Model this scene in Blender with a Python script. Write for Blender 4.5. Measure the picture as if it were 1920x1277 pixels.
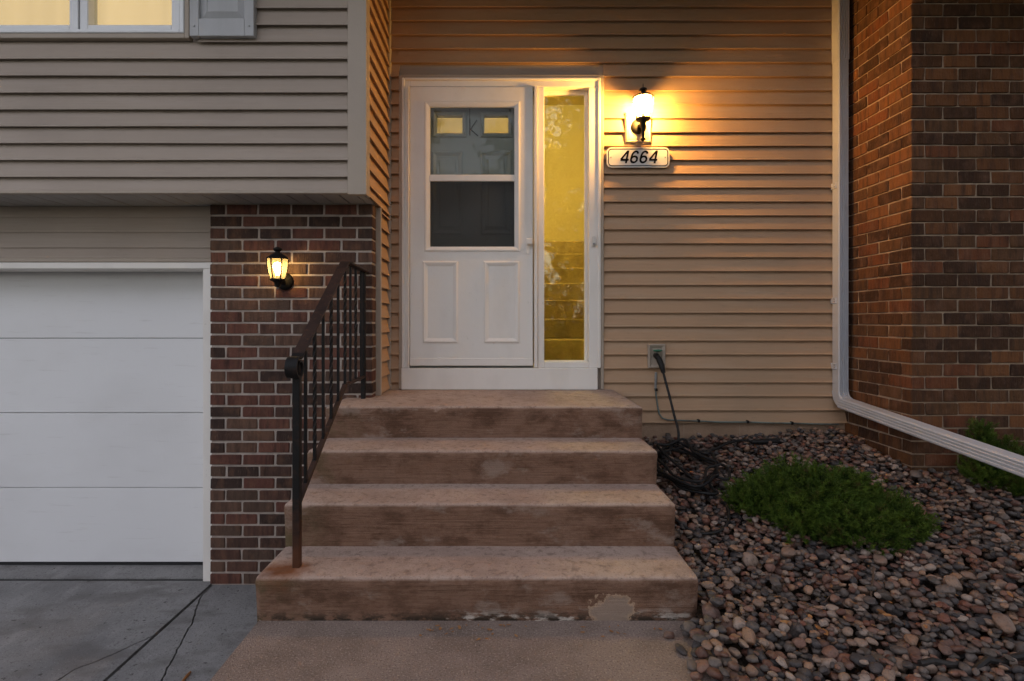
import bpy, bmesh, math, random
import numpy as np
from mathutils import Vector, Matrix, noise as mnoise
R = random.Random(7)
for o in list(bpy.data.objects): bpy.data.objects.remove(o)
sc = bpy.context.scene
COL = sc.collection
rad = math.radians

# ------------------------------------------------------------------ camera
F, VX, VY, HC = 1000.0, 942.0, 605.0, 1.254      # focal length in photo pixels, vanishing point, eye height above the walk
cd = bpy.data.cameras.new('camera'); cam = bpy.data.objects.new('camera', cd); COL.objects.link(cam)
cam.location = (0, 0, HC); cam.rotation_euler = (rad(90), 0, 0)
cd.sensor_width = 36; cd.lens = 36 * F / 1920
cd.shift_x = (960 - VX) / 1920; cd.shift_y = -(638.5 - VY) / 1920
cd.clip_start = .05; cd.clip_end = 2000
sc.camera = cam
def X_(px, Y): return (px - VX) * Y / F
def Z_(py, Y): return HC - (py - VY) * Y / F
def at(px, py, Y): return Vector((X_(px, Y), Y, Z_(py, Y)))

# ------------------------------------------------------------------ sky, sun, exposure
SUN_EL, SUN_AZ = rad(3), rad(20)
w = bpy.data.worlds.new('World'); sc.world = w; w.use_nodes = True
nt = w.node_tree; bg = nt.nodes['Background']
sky = nt.nodes.new('ShaderNodeTexSky'); sky.sky_type = 'NISHITA'; sky.sun_disc = False
sky.sun_elevation = SUN_EL; sky.sun_rotation = SUN_AZ; sky.dust_density = 1.0; sky.ozone_density = 2.0
hsv = nt.nodes.new('ShaderNodeHueSaturation'); hsv.inputs['Saturation'].default_value = .25      # thin high overcast greys the whole sky
tin = nt.nodes.new('ShaderNodeMix'); tin.data_type = 'RGBA'; tin.blend_type = 'MULTIPLY'; tin.inputs[0].default_value = 1; tin.inputs[7].default_value = (1.02, .96, 1.01, 1)
nt.links.new(sky.outputs[0], hsv.inputs['Color']); nt.links.new(hsv.outputs[0], tin.inputs[6]); nt.links.new(tin.outputs[2], bg.inputs[0]); bg.inputs[1].default_value = .15
sl = bpy.data.lights.new('sun', 'SUN'); sl.energy = .12; sl.angle = rad(25); sl.color = (1, .82, .66)
so = bpy.data.objects.new('sun', sl); COL.objects.link(so)
sd = Vector((math.sin(SUN_AZ) * math.cos(rad(14)), math.cos(SUN_AZ) * math.cos(rad(14)), math.sin(rad(14))))
so.rotation_euler = sd.to_track_quat('Z', 'Y').to_euler(); so.location = sd * 30
sc.view_settings.view_transform = 'Standard'; sc.view_settings.look = 'None'
sc.view_settings.exposure = 3.0; sc.view_settings.gamma = 1
sc.view_settings.use_curve_mapping = False
sc.cycles.max_bounces = 7; sc.cycles.diffuse_bounces = 3; sc.cycles.glossy_bounces = 3; sc.cycles.transparent_max_bounces = 16; sc.cycles.sample_clamp_indirect = 6

# ------------------------------------------------------------------ materials
def lin(r, g, b):
    f = lambda c: c / 12.92 if c <= .04045 else ((c + .055) / 1.055) ** 2.4
    return (f(r / 255), f(g / 255), f(b / 255))
class NT:
    def __init__(s, m): s.t = m.node_tree
    def n(s, typ, ins=None, **kw):
        o = s.t.nodes.new('ShaderNode' + typ)
        for k, v in kw.items(): setattr(o, k, v)
        for k, v in (ins or {}).items():
            if isinstance(v, bpy.types.NodeSocket): s.t.links.new(v, o.inputs[k])
            else: o.inputs[k].default_value = v
        return o
    def math(s, op, a, b=0.0, clamp=False): return s.n('Math', {0: a, 1: b}, operation=op, use_clamp=clamp).outputs[0]
    def noise(s, scale=1.0, vec=None, sv=(1, 1, 1), detail=4, rough=.55, dist=0.0):
        p = vec or s.n('NewGeometry').outputs['Position']
        mp = s.n('Mapping', {'Vector': p, 'Scale': sv})
        return s.n('TexNoise', {'Vector': mp.outputs[0], 'Scale': scale, 'Detail': detail, 'Roughness': rough, 'Distortion': dist}).outputs['Fac']
    def ramp(s, fac, lo, hi): return s.n('MapRange', {0: fac, 1: lo, 2: hi, 3: 0.0, 4: 1.0}).outputs[0]
    def mix(s, fac, a, b, blend='MIX'):
        m = s.n('Mix', data_type='RGBA', blend_type=blend)
        for i, v in ((0, fac), (6, a), (7, b)):
            if isinstance(v, bpy.types.NodeSocket): s.t.links.new(v, m.inputs[i])
            else: m.inputs[i].default_value = v if i == 0 else (*v[:3], 1)
        return m.outputs[2]
MATS = {}
def mat(name, base, rough=.6, layers=(), bumps=(), spec=.4, metal=0, build=None, var=0.0, coat=0):
    """layers: (colour, strength, noise scale, xyz stretch, lo, hi); bumps: (scale, stretch, height)"""
    m = bpy.data.materials.new(name); m.use_nodes = True; n = NT(m)
    b = m.node_tree.nodes['Principled BSDF']
    b.inputs['Roughness'].default_value = rough; b.inputs['Specular IOR Level'].default_value = spec; b.inputs['Metallic'].default_value = metal
    col = None
    def C(c): return (*c, 1)
    cur = n.n('RGB'); cur.outputs[0].default_value = C(base); cur = cur.outputs[0]
    if var:
        r = n.n('ObjectInfo').outputs['Random']
        cur = n.mix(1.0, cur, n.n('CombineColor', {i: n.n('MapRange', {0: r, 3: 1 - var, 4: 1 + var}).outputs[0] for i in range(3)}).outputs[0], 'MULTIPLY')
    for (c, st, scl, sv, lo, hi) in layers:
        f = n.math('MULTIPLY', n.ramp(n.noise(scl, sv=sv, detail=3), lo, hi), st)
        cur = n.mix(f, cur, c)
    if build: cur = build(n, cur, b) or cur
    m.node_tree.links.new(cur, b.inputs['Base Color'])
    h = None
    for (scl, sv, ht) in bumps:
        k = n.math('MULTIPLY', n.noise(scl, sv=sv, detail=2), ht)
        h = k if h is None else n.math('ADD', h, k)
    if h is not None:
        bp = n.n('Bump', {'Height': h, 'Strength': 1.0, 'Distance': 1.0}); m.node_tree.links.new(bp.outputs[0], b.inputs['Normal'])
    MATS[name] = m
    return m
ONE = (1, 1, 1)
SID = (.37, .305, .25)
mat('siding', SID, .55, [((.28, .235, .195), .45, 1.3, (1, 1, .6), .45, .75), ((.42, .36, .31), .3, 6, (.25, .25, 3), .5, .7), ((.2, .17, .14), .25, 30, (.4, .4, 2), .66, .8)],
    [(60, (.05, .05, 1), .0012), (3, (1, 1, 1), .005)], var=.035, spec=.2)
mat('siding_lamp_tint', (.45, .29, .178), .6, [((.31, .225, .15), .45, 1.3, (1, 1, .6), .45, .7), ((.46, .345, .245), .3, 6, (.25, .25, 3), .5, .65), ((.22, .16, .11), .3, 30, (.4, .4, 2), .62, .75)],  # copy of the siding, the lantern's orange glow mixed into its colour
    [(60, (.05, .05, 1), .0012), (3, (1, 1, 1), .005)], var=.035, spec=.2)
mat('siding_trim', (.38, .315, .25), .5, [((.3, .25, .21), .4, 5, (1, 1, .3), .5, .75)], [(40, ONE, .0006)])
mat('soffit_vinyl', (.36, .345, .325), .6, [((.25, .24, .22), .5, 4, ONE, .45, .75)])
mat('white_paint', (.79, .75, .695), .42, [((.6, .56, .5), .4, 5, (1, 1, .5), .5, .8), ((.4, .36, .3), .35, 40, (1, 1, .6), .68, .8)], [(18, ONE, .0009), (120, ONE, .0002)])
mat('window_vinyl', (.78, .79, .8), .35, [((.6, .6, .6), .3, 7, ONE, .5, .8)])
mat('garage_paint', (.74, .735, .735), .5, [((.6, .585, .57), .5, 1.2, (1, 1, 1.6), .45, .8), ((.5, .48, .46), .35, 14, (.3, 1, 3), .62, .8), ((.4, .36, .3), .5, 60, ONE, .74, .8)], [(90, (1, 1, .3), .0006), (1.5, ONE, .006)])
mat('rubber', (.015, .015, .016), .7)
mat('shutter', (.44, .445, .45), .5, [((.34, .34, .34), .4, 9, (1, 1, .2), .45, .7)], [(35, (1, 1, .12), .0014)])
mat('dark_gap', (.01, .009, .008), .9)
mat('mortar_warm', (.44, .37, .32), .95, [((.28, .24, .21), .6, 18, ONE, .4, .7)], [(150, ONE, .004), (30, ONE, .003)], spec=.1)
mat('mortar_grey', (.42, .31, .22), .95, [((.18, .15, .12), .6, 18, ONE, .4, .7)], [(150, ONE, .004)], spec=.1)
def brickmat(name, cols):
    def bld(n, cur, b):
        r = n.n('ObjectInfo').outputs['Random']
        cr = n.n('ValToRGB', {0: r}); e = cr.color_ramp.elements
        cr.color_ramp.interpolation = 'CONSTANT'
        e[0].color = (*cols[0], 1); e[1].position = 1 / len(cols); e[1].color = (*cols[1], 1)
        for i in range(2, len(cols)):
            k = cr.color_ramp.elements.new(i / len(cols)); k.color = (*cols[i], 1)
        off = n.n('Vector', {}) if False else None
        pos = n.n('VectorMath', {0: n.n('NewGeometry').outputs['Position'], 1: n.n('CombineXYZ', {0: n.math('MULTIPLY', r, 37.0), 1: n.math('MULTIPLY', r, 91.0), 2: n.math('MULTIPLY', r, 53.0)}).outputs[0]}, operation='ADD').outputs[0]
        s1 = n.noise(1.0, vec=pos, sv=(34, 34, 5), detail=5)
        c = n.mix(n.math('MULTIPLY', n.ramp(s1, .45, .72), .75), cr.outputs[0], (.035, .022, .018))
        s2 = n.noise(1.0, vec=pos, sv=(14, 14, 9), detail=3)
        c = n.mix(n.math('MULTIPLY', n.ramp(s2, .5, .75), .5), c, (.20, .10, .06))
        s3 = n.noise(1.0, vec=pos, sv=(160, 160, 30), detail=3)
        c = n.mix(n.math('MULTIPLY', n.ramp(s3, .6, .8), .4), c, (.27, .19, .14))
        return c
    return mat(name, (.15, .07, .05), .9, (), [(1.0, (170, 170, 14), .0045), (60, ONE, .004)], spec=.15, build=bld)
brickmat('brick_plum', [(.105, .054, .040), (.078, .044, .034), (.130, .074, .052), (.052, .033, .027), (.118, .050, .038), (.098, .061, .045), (.138, .060, .044)])
brickmat('brick_brown', [(.145, .060, .025), (.090, .040, .019), (.180, .074, .030), (.060, .029, .016), (.155, .055, .025), (.115, .055, .026)])
# concrete ---------------------------------------------------------
def stains(n, cur, b):
    pos = n.n('NewGeometry').outputs['Position']; sx = n.n('SeparateXYZ', {0: pos}); x, y, z = sx.outputs
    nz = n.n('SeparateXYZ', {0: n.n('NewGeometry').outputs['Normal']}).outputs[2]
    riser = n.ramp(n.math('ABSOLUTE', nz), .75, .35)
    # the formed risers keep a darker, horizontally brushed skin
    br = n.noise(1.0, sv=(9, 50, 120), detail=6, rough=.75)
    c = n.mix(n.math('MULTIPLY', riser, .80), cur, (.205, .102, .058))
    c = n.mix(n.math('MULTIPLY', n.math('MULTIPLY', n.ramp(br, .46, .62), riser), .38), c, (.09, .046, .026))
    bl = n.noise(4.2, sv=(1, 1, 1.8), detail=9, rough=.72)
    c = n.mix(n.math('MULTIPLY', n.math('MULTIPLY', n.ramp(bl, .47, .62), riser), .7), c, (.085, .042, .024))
    wl = n.noise(2.3, sv=(1.4, 1, 2.5), detail=8, rough=.7)
    c = n.mix(n.math('MULTIPLY', n.math('MULTIPLY', n.ramp(wl, .55, .63), riser), .5), c, (.36, .28, .23))
    # lime and spalling along the foot of the lowest riser
    low = n.ramp(z, .055, .012); e1 = n.noise(5.0, sv=(1.6, 1, 5), detail=7, rough=.65)
    front = n.ramp(y, 2.3, 2.26)
    c = n.mix(n.math('MULTIPLY', n.math('MULTIPLY', n.math('MULTIPLY', low, front), n.ramp(e1, .5, .56)), n.ramp(x, -.3, -.2)), c, (.56, .49, .42))
    low2 = n.ramp(z, .05, .008); e2 = n.noise(9.0, sv=(1.5, 1, 3), detail=8, rough=.7)
    c = n.mix(n.math('MULTIPLY', n.math('MULTIPLY', low2, front), n.ramp(e2, .44, .54)), c, (.045, .032, .022))
    dx = n.math('DIVIDE', n.math('SUBTRACT', x, .45), .115); dz = n.math('DIVIDE', n.math('SUBTRACT', z, .045), .085)
    d = n.math('ADD', n.math('ADD', n.math('MULTIPLY', dx, dx), n.math('MULTIPLY', dz, dz)), n.math('ADD', n.math('MULTIPLY', n.noise(15, detail=8, rough=.7), 3.0), n.math('MULTIPLY', x, -2.6)))
    patch = n.math('MULTIPLY', n.ramp(d, 1.16, 1.06), front)
    c = n.mix(n.math('MULTIPLY', patch, .85), c, n.mix(n.ramp(d, .8, 1.1), (.36, .27, .21), (.55, .38, .25)))
    # rust round the foot of the rail post
    ddx = n.math('SUBTRACT', x, -.945); ddy = n.math('SUBTRACT', y, 2.30); ddz = n.math('SUBTRACT', z, .185)
    rr = n.math('SQRT', n.math('ADD', n.math('ADD', n.math('MULTIPLY', ddx, ddx), n.math('MULTIPLY', n.math('MULTIPLY', ddy, ddy), 2.4)), n.math('MULTIPLY', n.math('MULTIPLY', ddz, ddz), 2.0)))
    rr = n.math('ADD', rr, n.math('MULTIPLY', n.math('SUBTRACT', n.noise(16, detail=6), .5), .14))
    c = n.mix(n.math('MULTIPLY', n.ramp(rr, .15, .05), .9), c, (.20, .065, .018))
    # moss green on the left end
    gm = n.math('MULTIPLY', n.ramp(x, -.8, -1.0), n.math('MULTIPLY', riser, n.ramp(n.noise(8, detail=6), .45, .65)))
    c = n.mix(n.math('MULTIPLY', gm, .7), c, (.085, .075, .03))
    return c
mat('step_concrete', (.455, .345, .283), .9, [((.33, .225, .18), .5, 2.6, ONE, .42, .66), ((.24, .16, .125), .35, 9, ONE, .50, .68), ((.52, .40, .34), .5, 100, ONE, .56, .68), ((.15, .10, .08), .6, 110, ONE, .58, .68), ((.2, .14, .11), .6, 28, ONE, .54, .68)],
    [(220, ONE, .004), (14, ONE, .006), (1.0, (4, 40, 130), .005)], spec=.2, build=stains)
mat('walk_concrete', (.29, .222, .185), .9, [((.20, .15, .122), .8, 3.2, ONE, .42, .62), ((.46, .37, .31), .6, 120, ONE, .55, .66), ((.09, .065, .052), .65, 130, ONE, .56, .66), ((.36, .26, .2), .5, 70, ONE, .58, .68)], [(200, ONE, .006), (20, ONE, .004)], spec=.2)
mat('drive_concrete', (.255, .25, .245), .85, [((.17, .165, .165), .8, 1.4, (1, 1.4, 1), .38, .68), ((.33, .32, .31), .5, 5, (2.2, .7, 1), .5, .75), ((.05, .045, .042), .85, 34, ONE, .66, .71), ((.13, .125, .12), .7, 90, ONE, .54, .68), ((.42, .41, .40), .6, 110, ONE, .62, .7), ((.13, .12, .115), .6, 3.5, (1, 2, 1), .52, .66)], [(180, ONE, .0022), (12, ONE, .003)], spec=.3)
mat('foundation', (.37, .25, .17), .95, [((.24, .16, .105), .7, 6, ONE, .4, .7)], [(90, ONE, .004)], spec=.1)
mat('soil', (.035, .026, .02), 1, [((.06, .045, .033), .8, 30, ONE, .4, .7)], [(60, ONE, .02)], spec=.05)
mat('grass', (.045, .075, .025), .95, [((.07, .08, .035), .7, 3, ONE, .4, .7)], [(40, ONE, .03)], spec=.1)
mat('iron_black', (.010, .009, .009), .55, [((.03, .018, .013), .7, 30, ONE, .52, .7)], [(150, ONE, .0006)], spec=.2)
mat('iron_brown', (.04, .022, .017), .55, [((.016, .010, .009), .8, 14, ONE, .4, .7), ((.12, .05, .025), .6, 40, ONE, .58, .75)], [(150, ONE, .0006)], spec=.25)
def postrust(n, cur, b):
    z = n.n('SeparateXYZ', {0: n.n('NewGeometry').outputs['Position']}).outputs[2]
    f = n.math('MULTIPLY', n.ramp(n.math('ADD', z, n.math('MULTIPLY', n.noise(25), .3)), .62, .36), .8)
    return n.mix(f, cur, (.11, .042, .02))
mat('iron_post', (.011, .010, .010), .55, [((.03, .018, .013), .7, 30, ONE, .52, .7)], [(150, ONE, .0006)], spec=.2, build=postrust)
mat('lantern_black', (.009, .0085, .0085), .6, [((.02, .016, .013), .5, 40, ONE, .5, .7)], spec=.15)
mat('spout_paint', (.47, .485, .52), .45, [((.36, .35, .34), .5, 3, (1, 1, .5), .45, .75), ((.33, .3, .27), .5, 30, (1, 1, .3), .62, .78)], [(6, ONE, .004)])
mat('hose_rubber', (.008, .0078, .008), .6, [((.018, .015, .013), .6, 20, ONE, .5, .7)])
mat('metal_grey', (.3, .31, .31), .45, [((.16, .14, .12), .6, 20, ONE, .45, .7)], metal=.6)
mat('cable_green', (.16, .2, .18), .5, [((.08, .07, .06), .8, 12, ONE, .42, .65)])
mat('valve_green', (.03, .17, .10), .4, [((.2, .28, .22), .5, 60, ONE, .5, .7)])
mat('sign_white', (.66, .64, .6), .35, [((.5, .46, .4), .3, 12, ONE, .5, .8)])
mat('sign_black', (.006, .006, .006), .8, spec=.05)
mat('door_grey', (.34, .355, .34), .45, [((.33, .34, .33), .4, 4, ONE, .45, .75)])
mat('screen_dark', (.02, .02, .02), .8)
mat('room_wall', (.74, .62, .38), .9, [((.65, .54, .32), .4, 2, ONE, .4, .7)])
mat('carpet', (.52, .40, .22), 1, [((.32, .23, .11), .8, 6, ONE, .4, .65), ((.4, .28, .14), .5, 60, ONE, .5, .7)], [(160, ONE, .01)], spec=.05)
mat('room_wood', (.3, .18, .08), .5)
mat('leaf_dry', (.28, .12, .04), .8, [((.4, .22, .09), .7, 30, ONE, .45, .65)], var=.35)
mat('twig', (.09, .055, .035), .9)
mat('edging', (.02, .018, .017), .6, [((.05, .04, .035), .6, 30, ONE, .5, .7)])
mat('bark', (.07, .05, .035), .95, [((.03, .022, .016), .8, 10, (1, 1, .2), .4, .7)], [(20, (1, 1, .2), .02)])
mat('roof_shingle', (.09, .08, .075), .95, [((.05, .045, .042), .7, 12, ONE, .4, .7)])
def leafy(name, a, bcol, c2, sc1):
    def bld(n, cur, b):
        c = n.mix(n.ramp(n.noise(sc1, detail=3), .38, .64), a, bcol)
        return n.mix(n.math('MULTIPLY', n.ramp(n.noise(40, detail=2), .52, .7), .6), c, c2)
    m = mat(name, a, .6, build=bld, spec=.25)
    return m
def junip(n, cur, b):         # with some brown, dead sprays
    f = n.n('Attribute', attribute_name='tone').outputs['Fac']; c = n.mix(n.ramp(f, .1, .95), (.012, .028, .004), (.115, .175, .022))
    return n.mix(n.math('MULTIPLY', n.ramp(n.noise(11, detail=3), .42, .68), .5), n.mix(n.math('MULTIPLY', n.ramp(n.noise(17, detail=4), .60, .66), .7), c, (.10, .06, .025)), (.045, .10, .012))
mat('juniper', (.03, .07, .01), .6, build=junip, spec=.2)
leafy('tree_leaf', (.03, .06, .015), (.05, .085, .025), (.07, .09, .03), 2)
def glassmat(name, tint, refl=1.0, rough=.0):
    m = bpy.data.materials.new(name); m.use_nodes = True; n = NT(m); t = m.node_tree
    t.nodes.remove(t.nodes['Principled BSDF'])
    tr = n.n('BsdfTransparent', {'Color': (*tint, 1)}); gl = n.n('BsdfGlossy', {'Color': (1, 1, 1, 1), 'Roughness': rough})
    fa = n.n('LayerWeight', {'Blend': .5}).outputs['Facing']; k = n.math('MULTIPLY', n.math('ADD', n.math('MULTIPLY', n.math('POWER', fa, 5.0), .96), .04), refl * .5, True)   # half of a pane's reflection on each of its two faces
    if 'old' in name:      # old drawn pane: slight waves
        bp = n.n('Bump', {'Height': n.noise(5, detail=2), 'Strength': .25, 'Distance': .02}); t.links.new(bp.outputs[0], gl.inputs['Normal'])
    mx = n.n('MixShader', {0: k, 1: tr.outputs[0], 2: gl.outputs[0]})
    t.links.new(mx.outputs[0], t.nodes['Material Output'].inputs[0]); MATS[name] = m
glassmat('glass_clear', (.88, .90, .88), .45)
glassmat('glass_old_amber', (.90, .90, .57), 3.0)
glassmat('glass_lamp', (.93, .86, .70), 1.2, .08)
def seeded():                        # seeded lantern glass scatters part of the light
    t = MATS['glass_lamp'].node_tree; n = NT(MATS['glass_lamp']); out = t.nodes['Material Output']; prev = out.inputs[0].links[0].from_socket
    tl = n.n('BsdfTranslucent', {'Color': (.95, .82, .55, 1)}); mx = n.n('MixShader', {0: .13, 1: prev, 2: tl.outputs[0]}); t.links.new(mx.outputs[0], out.inputs[0])
seeded()
def screenmat():
    m = bpy.data.materials.new('insect_screen'); m.use_nodes = True; n = NT(m); t = m.node_tree
    b = t.nodes['Principled BSDF']; b.inputs['Base Color'].default_value = (.035, .034, .034, 1); b.inputs['Roughness'].default_value = .7
    tr = n.n('BsdfTransparent'); mx = n.n('MixShader', {0: .42, 1: tr.outputs[0], 2: b.outputs[0]})
    t.links.new(mx.outputs[0], t.nodes['Material Output'].inputs[0]); MATS['insect_screen'] = m
screenmat()
def emis(name, col, st, wav=False):
    m = bpy.data.materials.new(name); m.use_nodes = True; n = NT(m); t = m.node_tree
    e = n.n('Emission', {'Color': (*col, 1), 'Strength': st}); t.nodes.remove(t.nodes['Principled BSDF'])
    if wav:
        f = n.noise(1.0, sv=(9, 1, .6), detail=2); t.links.new(n.mix(n.ramp(f, .3, .7), col, tuple(c * .86 for c in col)), e.inputs['Color'])
    t.links.new(e.outputs[0], t.nodes['Material Output'].inputs[0]); MATS[name] = m
WARM = (1.0, .53, .13)
emis('bulb_bright', WARM, 330); emis('bulb_dim', (1.0, .66, .26), 9); emis('room_lamp', (1, .83, .52), 20)
emis('lit_blind', (.86, .60, .30), .15, True)
def rockmat(name, attr):
    m = bpy.data.materials.new(name); m.use_nodes = True; n = NT(m); b = m.node_tree.nodes['Principled BSDF']
    r = n.n('Attribute', attribute_name='tone').outputs['Fac'] if attr else n.n('ObjectInfo').outputs['Random']
    cr = n.n('ValToRGB', {0: r}); cr.color_ramp.interpolation = 'CONSTANT'
    cols = [(.075, .072, .075), (.15, .095, .078), (.05, .05, .055), (.24, .17, .13), (.11, .10, .095), (.19, .085, .06), (.26, .205, .165), (.085, .078, .07), (.22, .13, .10), (.15, .135, .125), (.13, .066, .05), (.31, .265, .23), (.062, .06, .064), (.28, .185, .125)]
    cols = [tuple(v * (.85 if max(c) < .25 else .95) * (1.08, .97, .92)[k] for k, v in enumerate(c)) for c in cols]
    el = cr.color_ramp.elements; el[0].color = (*cols[0], 1); el[1].position = 1 / len(cols); el[1].color = (*cols[1], 1)
    for i in range(2, len(cols)): el.new(i / len(cols)).color = (*cols[i], 1)
    c = n.mix(n.math('MULTIPLY', n.ramp(n.noise(45, detail=5), .48, .68), .35), cr.outputs[0], (.24, .19, .155))
    c = n.mix(n.math('MULTIPLY', n.ramp(n.noise(120, detail=3), .52, .7), .5), c, (.05, .045, .042))
    m.node_tree.links.new(c, b.inputs['Base Color']); b.inputs['Roughness'].default_value = .62; b.inputs['Specular IOR Level'].default_value = .35
    bp = n.n('Bump', {'Height': n.noise(70, detail=5), 'Strength': .5, 'Distance': .006}); m.node_tree.links.new(bp.outputs[0], b.inputs['Normal'])
    MATS[name] = m
rockmat('stone_single', False); rockmat('stone_bed', True)

# ------------------------------------------------------------------ mesh helpers
class MB:
    def __init__(s): s.v = []; s.f = []
    def add(s, vs, fs):
        k = len(s.v); s.v += [tuple(v) for v in vs]; s.f += [tuple(i + k for i in f) for f in fs]; return s
    def box(s, x0, x1, y0, y1, z0, z1):
        return s.add([(x0, y0, z0), (x1, y0, z0), (x1, y1, z0), (x0, y1, z0), (x0, y0, z1), (x1, y0, z1), (x1, y1, z1), (x0, y1, z1)],
                     [(0, 3, 2, 1), (4, 5, 6, 7), (0, 1, 5, 4), (1, 2, 6, 5), (2, 3, 7, 6), (3, 0, 4, 7)])
    def frame(s, x0, x1, z0, z1, wl, wr, wb, wt, y0, y1):        # a rectangular frame in the facade plane
        s.box(x0, x0 + wl, y0, y1, z0, z1); s.box(x1 - wr, x1, y0, y1, z0, z1)
        if wb: s.box(x0 + wl, x1 - wr, y0, y1, z0, z0 + wb)
        if wt: s.box(x0 + wl, x1 - wr, y0, y1, z1 - wt, z1)
        return s
    def mould(s, x0, x1, z0, z1, w, yf, yb, lip=.004):          # mitred picture-frame moulding, ridge in the middle
        o = [(x0, z0), (x1, z0), (x1, z1), (x0, z1)]
        def ring(i, y): return [(x0 + i, y, z0 + i), (x1 - i, y, z0 + i), (x1 - i, y, z1 - i), (x0 + i, y, z1 - i)]
        rs = [ring(0, yb), ring(0, yf + lip), ring(w * .3, yf), ring(w * .55, yf + lip * .4), ring(w, yf + lip * 1.6), ring(w, yb)]
        vs = sum(rs, []); fs = []
        for a in range(5):
            for k in range(4):
                l = (k + 1) % 4; fs.append((a * 4 + k, a * 4 + l, a * 4 + 4 + l, a * 4 + 4 + k))
        return s.add(vs, fs)
    def prism(s, poly, axis, a0, a1, seg=1, wob=None):          # closed polygon (u,w) swept along an axis
        n = len(poly); vs = []
        for i in range(seg + 1):
            t = a0 + (a1 - a0) * i / seg
            for (u, w_) in poly:
                dz = wob(t) if wob else 0
                vs.append((t, u, w_ + dz) if axis == 'x' else (u, t, w_ + dz) if axis == 'y' else (u, w_, t))
        fs = [tuple(range(n))[::-1], tuple(seg * n + k for k in range(n))]
        for i in range(seg):
            for k in range(n):
                l = (k + 1) % n; fs.append((i * n + k, i * n + l, (i + 1) * n + l, (i + 1) * n + k))
        return s.add(vs, fs)
    def tube(s, pts, r, n=8, cap=True, flat=None):
        pts = [Vector(p) for p in pts]; rr = r if isinstance(r, (list, tuple)) else [r] * len(pts); vs = []; fs = []
        up = None
        for i, p in enumerate(pts):
            d = (pts[min(i + 1, len(pts) - 1)] - pts[max(i - 1, 0)]).normalized()
            if up is None: up = Vector((0, 0, 1)) if abs(d.z) < .9 else Vector((1, 0, 0))
            a = d.cross(up).normalized(); b = a.cross(d).normalized(); up = b
            for k in range(n):
                t = 2 * math.pi * (k + .5) / n; vs.append(p + (a * math.cos(t) + b * math.sin(t)) * rr[i])
        for i in range(len(pts) - 1):
            for k in range(n):
                l = (k + 1) % n; fs.append((i * n + k, i * n + l, (i + 1) * n + l, (i + 1) * n + k))
        if cap: fs += [tuple(range(n))[::-1], tuple((len(pts) - 1) * n + k for k in range(n))]
        return s.add(vs, fs)
    def lathe(s, c, prof, n=20, axis='z', a0=0.0, a1=2 * math.pi):   # prof: (radius, height)
        full = abs(a1 - a0 - 2 * math.pi) < 1e-6; m = n if full else n + 1; vs = []; fs = []
        for (r, h) in prof:
            for k in range(m):
                t = a0 + (a1 - a0) * k / n; u, v = r * math.cos(t), r * math.sin(t)
                vs.append((c[0] + u, c[1] + v, c[2] + h) if axis == 'z' else (c[0] + u, c[1] - h, c[2] + v))
        for i in range(len(prof) - 1):
            for k in range(n):
                l = (k + 1) % m; fs.append((i * m + k, i * m + l, (i + 1) * m + l, (i + 1) * m + k))
        return s.add(vs, fs)
    def build(s, name, m, parent=None, bevel=0, smooth=False, seg=1):
        me = bpy.data.meshes.new(name); me.from_pydata(s.v, [], s.f)
        bm = bmesh.new(); bm.from_mesh(me)
        bmesh.ops.recalc_face_normals(bm, faces=bm.faces)
        if bevel: bmesh.ops.bevel(bm, geom=bm.edges[:], offset=bevel, segments=seg, affect='EDGES', clamp_overlap=True)
        bm.to_mesh(me); bm.free()
        me.materials.append(MATS[m])
        if smooth:
            for p in me.polygons: p.use_smooth = True
            if smooth != 'all':
                try: me.set_sharp_from_angle(angle=rad(40))
                except Exception: pass
        return link(name, me, parent)
def link(name, me, parent=None):
    o = bpy.data.objects.new(name, me); COL.objects.link(o)
    if parent: adopt(o, parent)
    return o
def world_loc(o):
    p = Vector(o.location); q = o.parent
    while q: p += q.location if q.parent is None else Vector((0, 0, 0)); q = q.parent
    return p
def adopt(o, parent):
    o.parent = parent
    root = parent
    while root.parent: root = root.parent
    if parent.type == 'EMPTY': o.matrix_parent_inverse = Matrix.Translation(-Vector(parent.location))
def tag(o, label, cat, group=None, kind=None):
    if label: o['label'] = label
    if cat: o['category'] = cat
    if group: o['group'] = group
    if kind: o['kind'] = kind
    return o
def thing(name, loc, label, cat, group=None):
    o = bpy.data.objects.new(name, None); COL.objects.link(o); o.location = loc; o.empty_display_size = .1
    return tag(o, label, cat, group)
def B(x0, x1, y0, y1, z0, z1): return MB().box(x0, x1, y0, y1, z0, z1)
def wobble(seed, amp):
    return lambda t: amp * mnoise.noise(Vector((t * 1.3, seed * 7.1, 3.3))) * 2
PITCH = .1016
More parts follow.
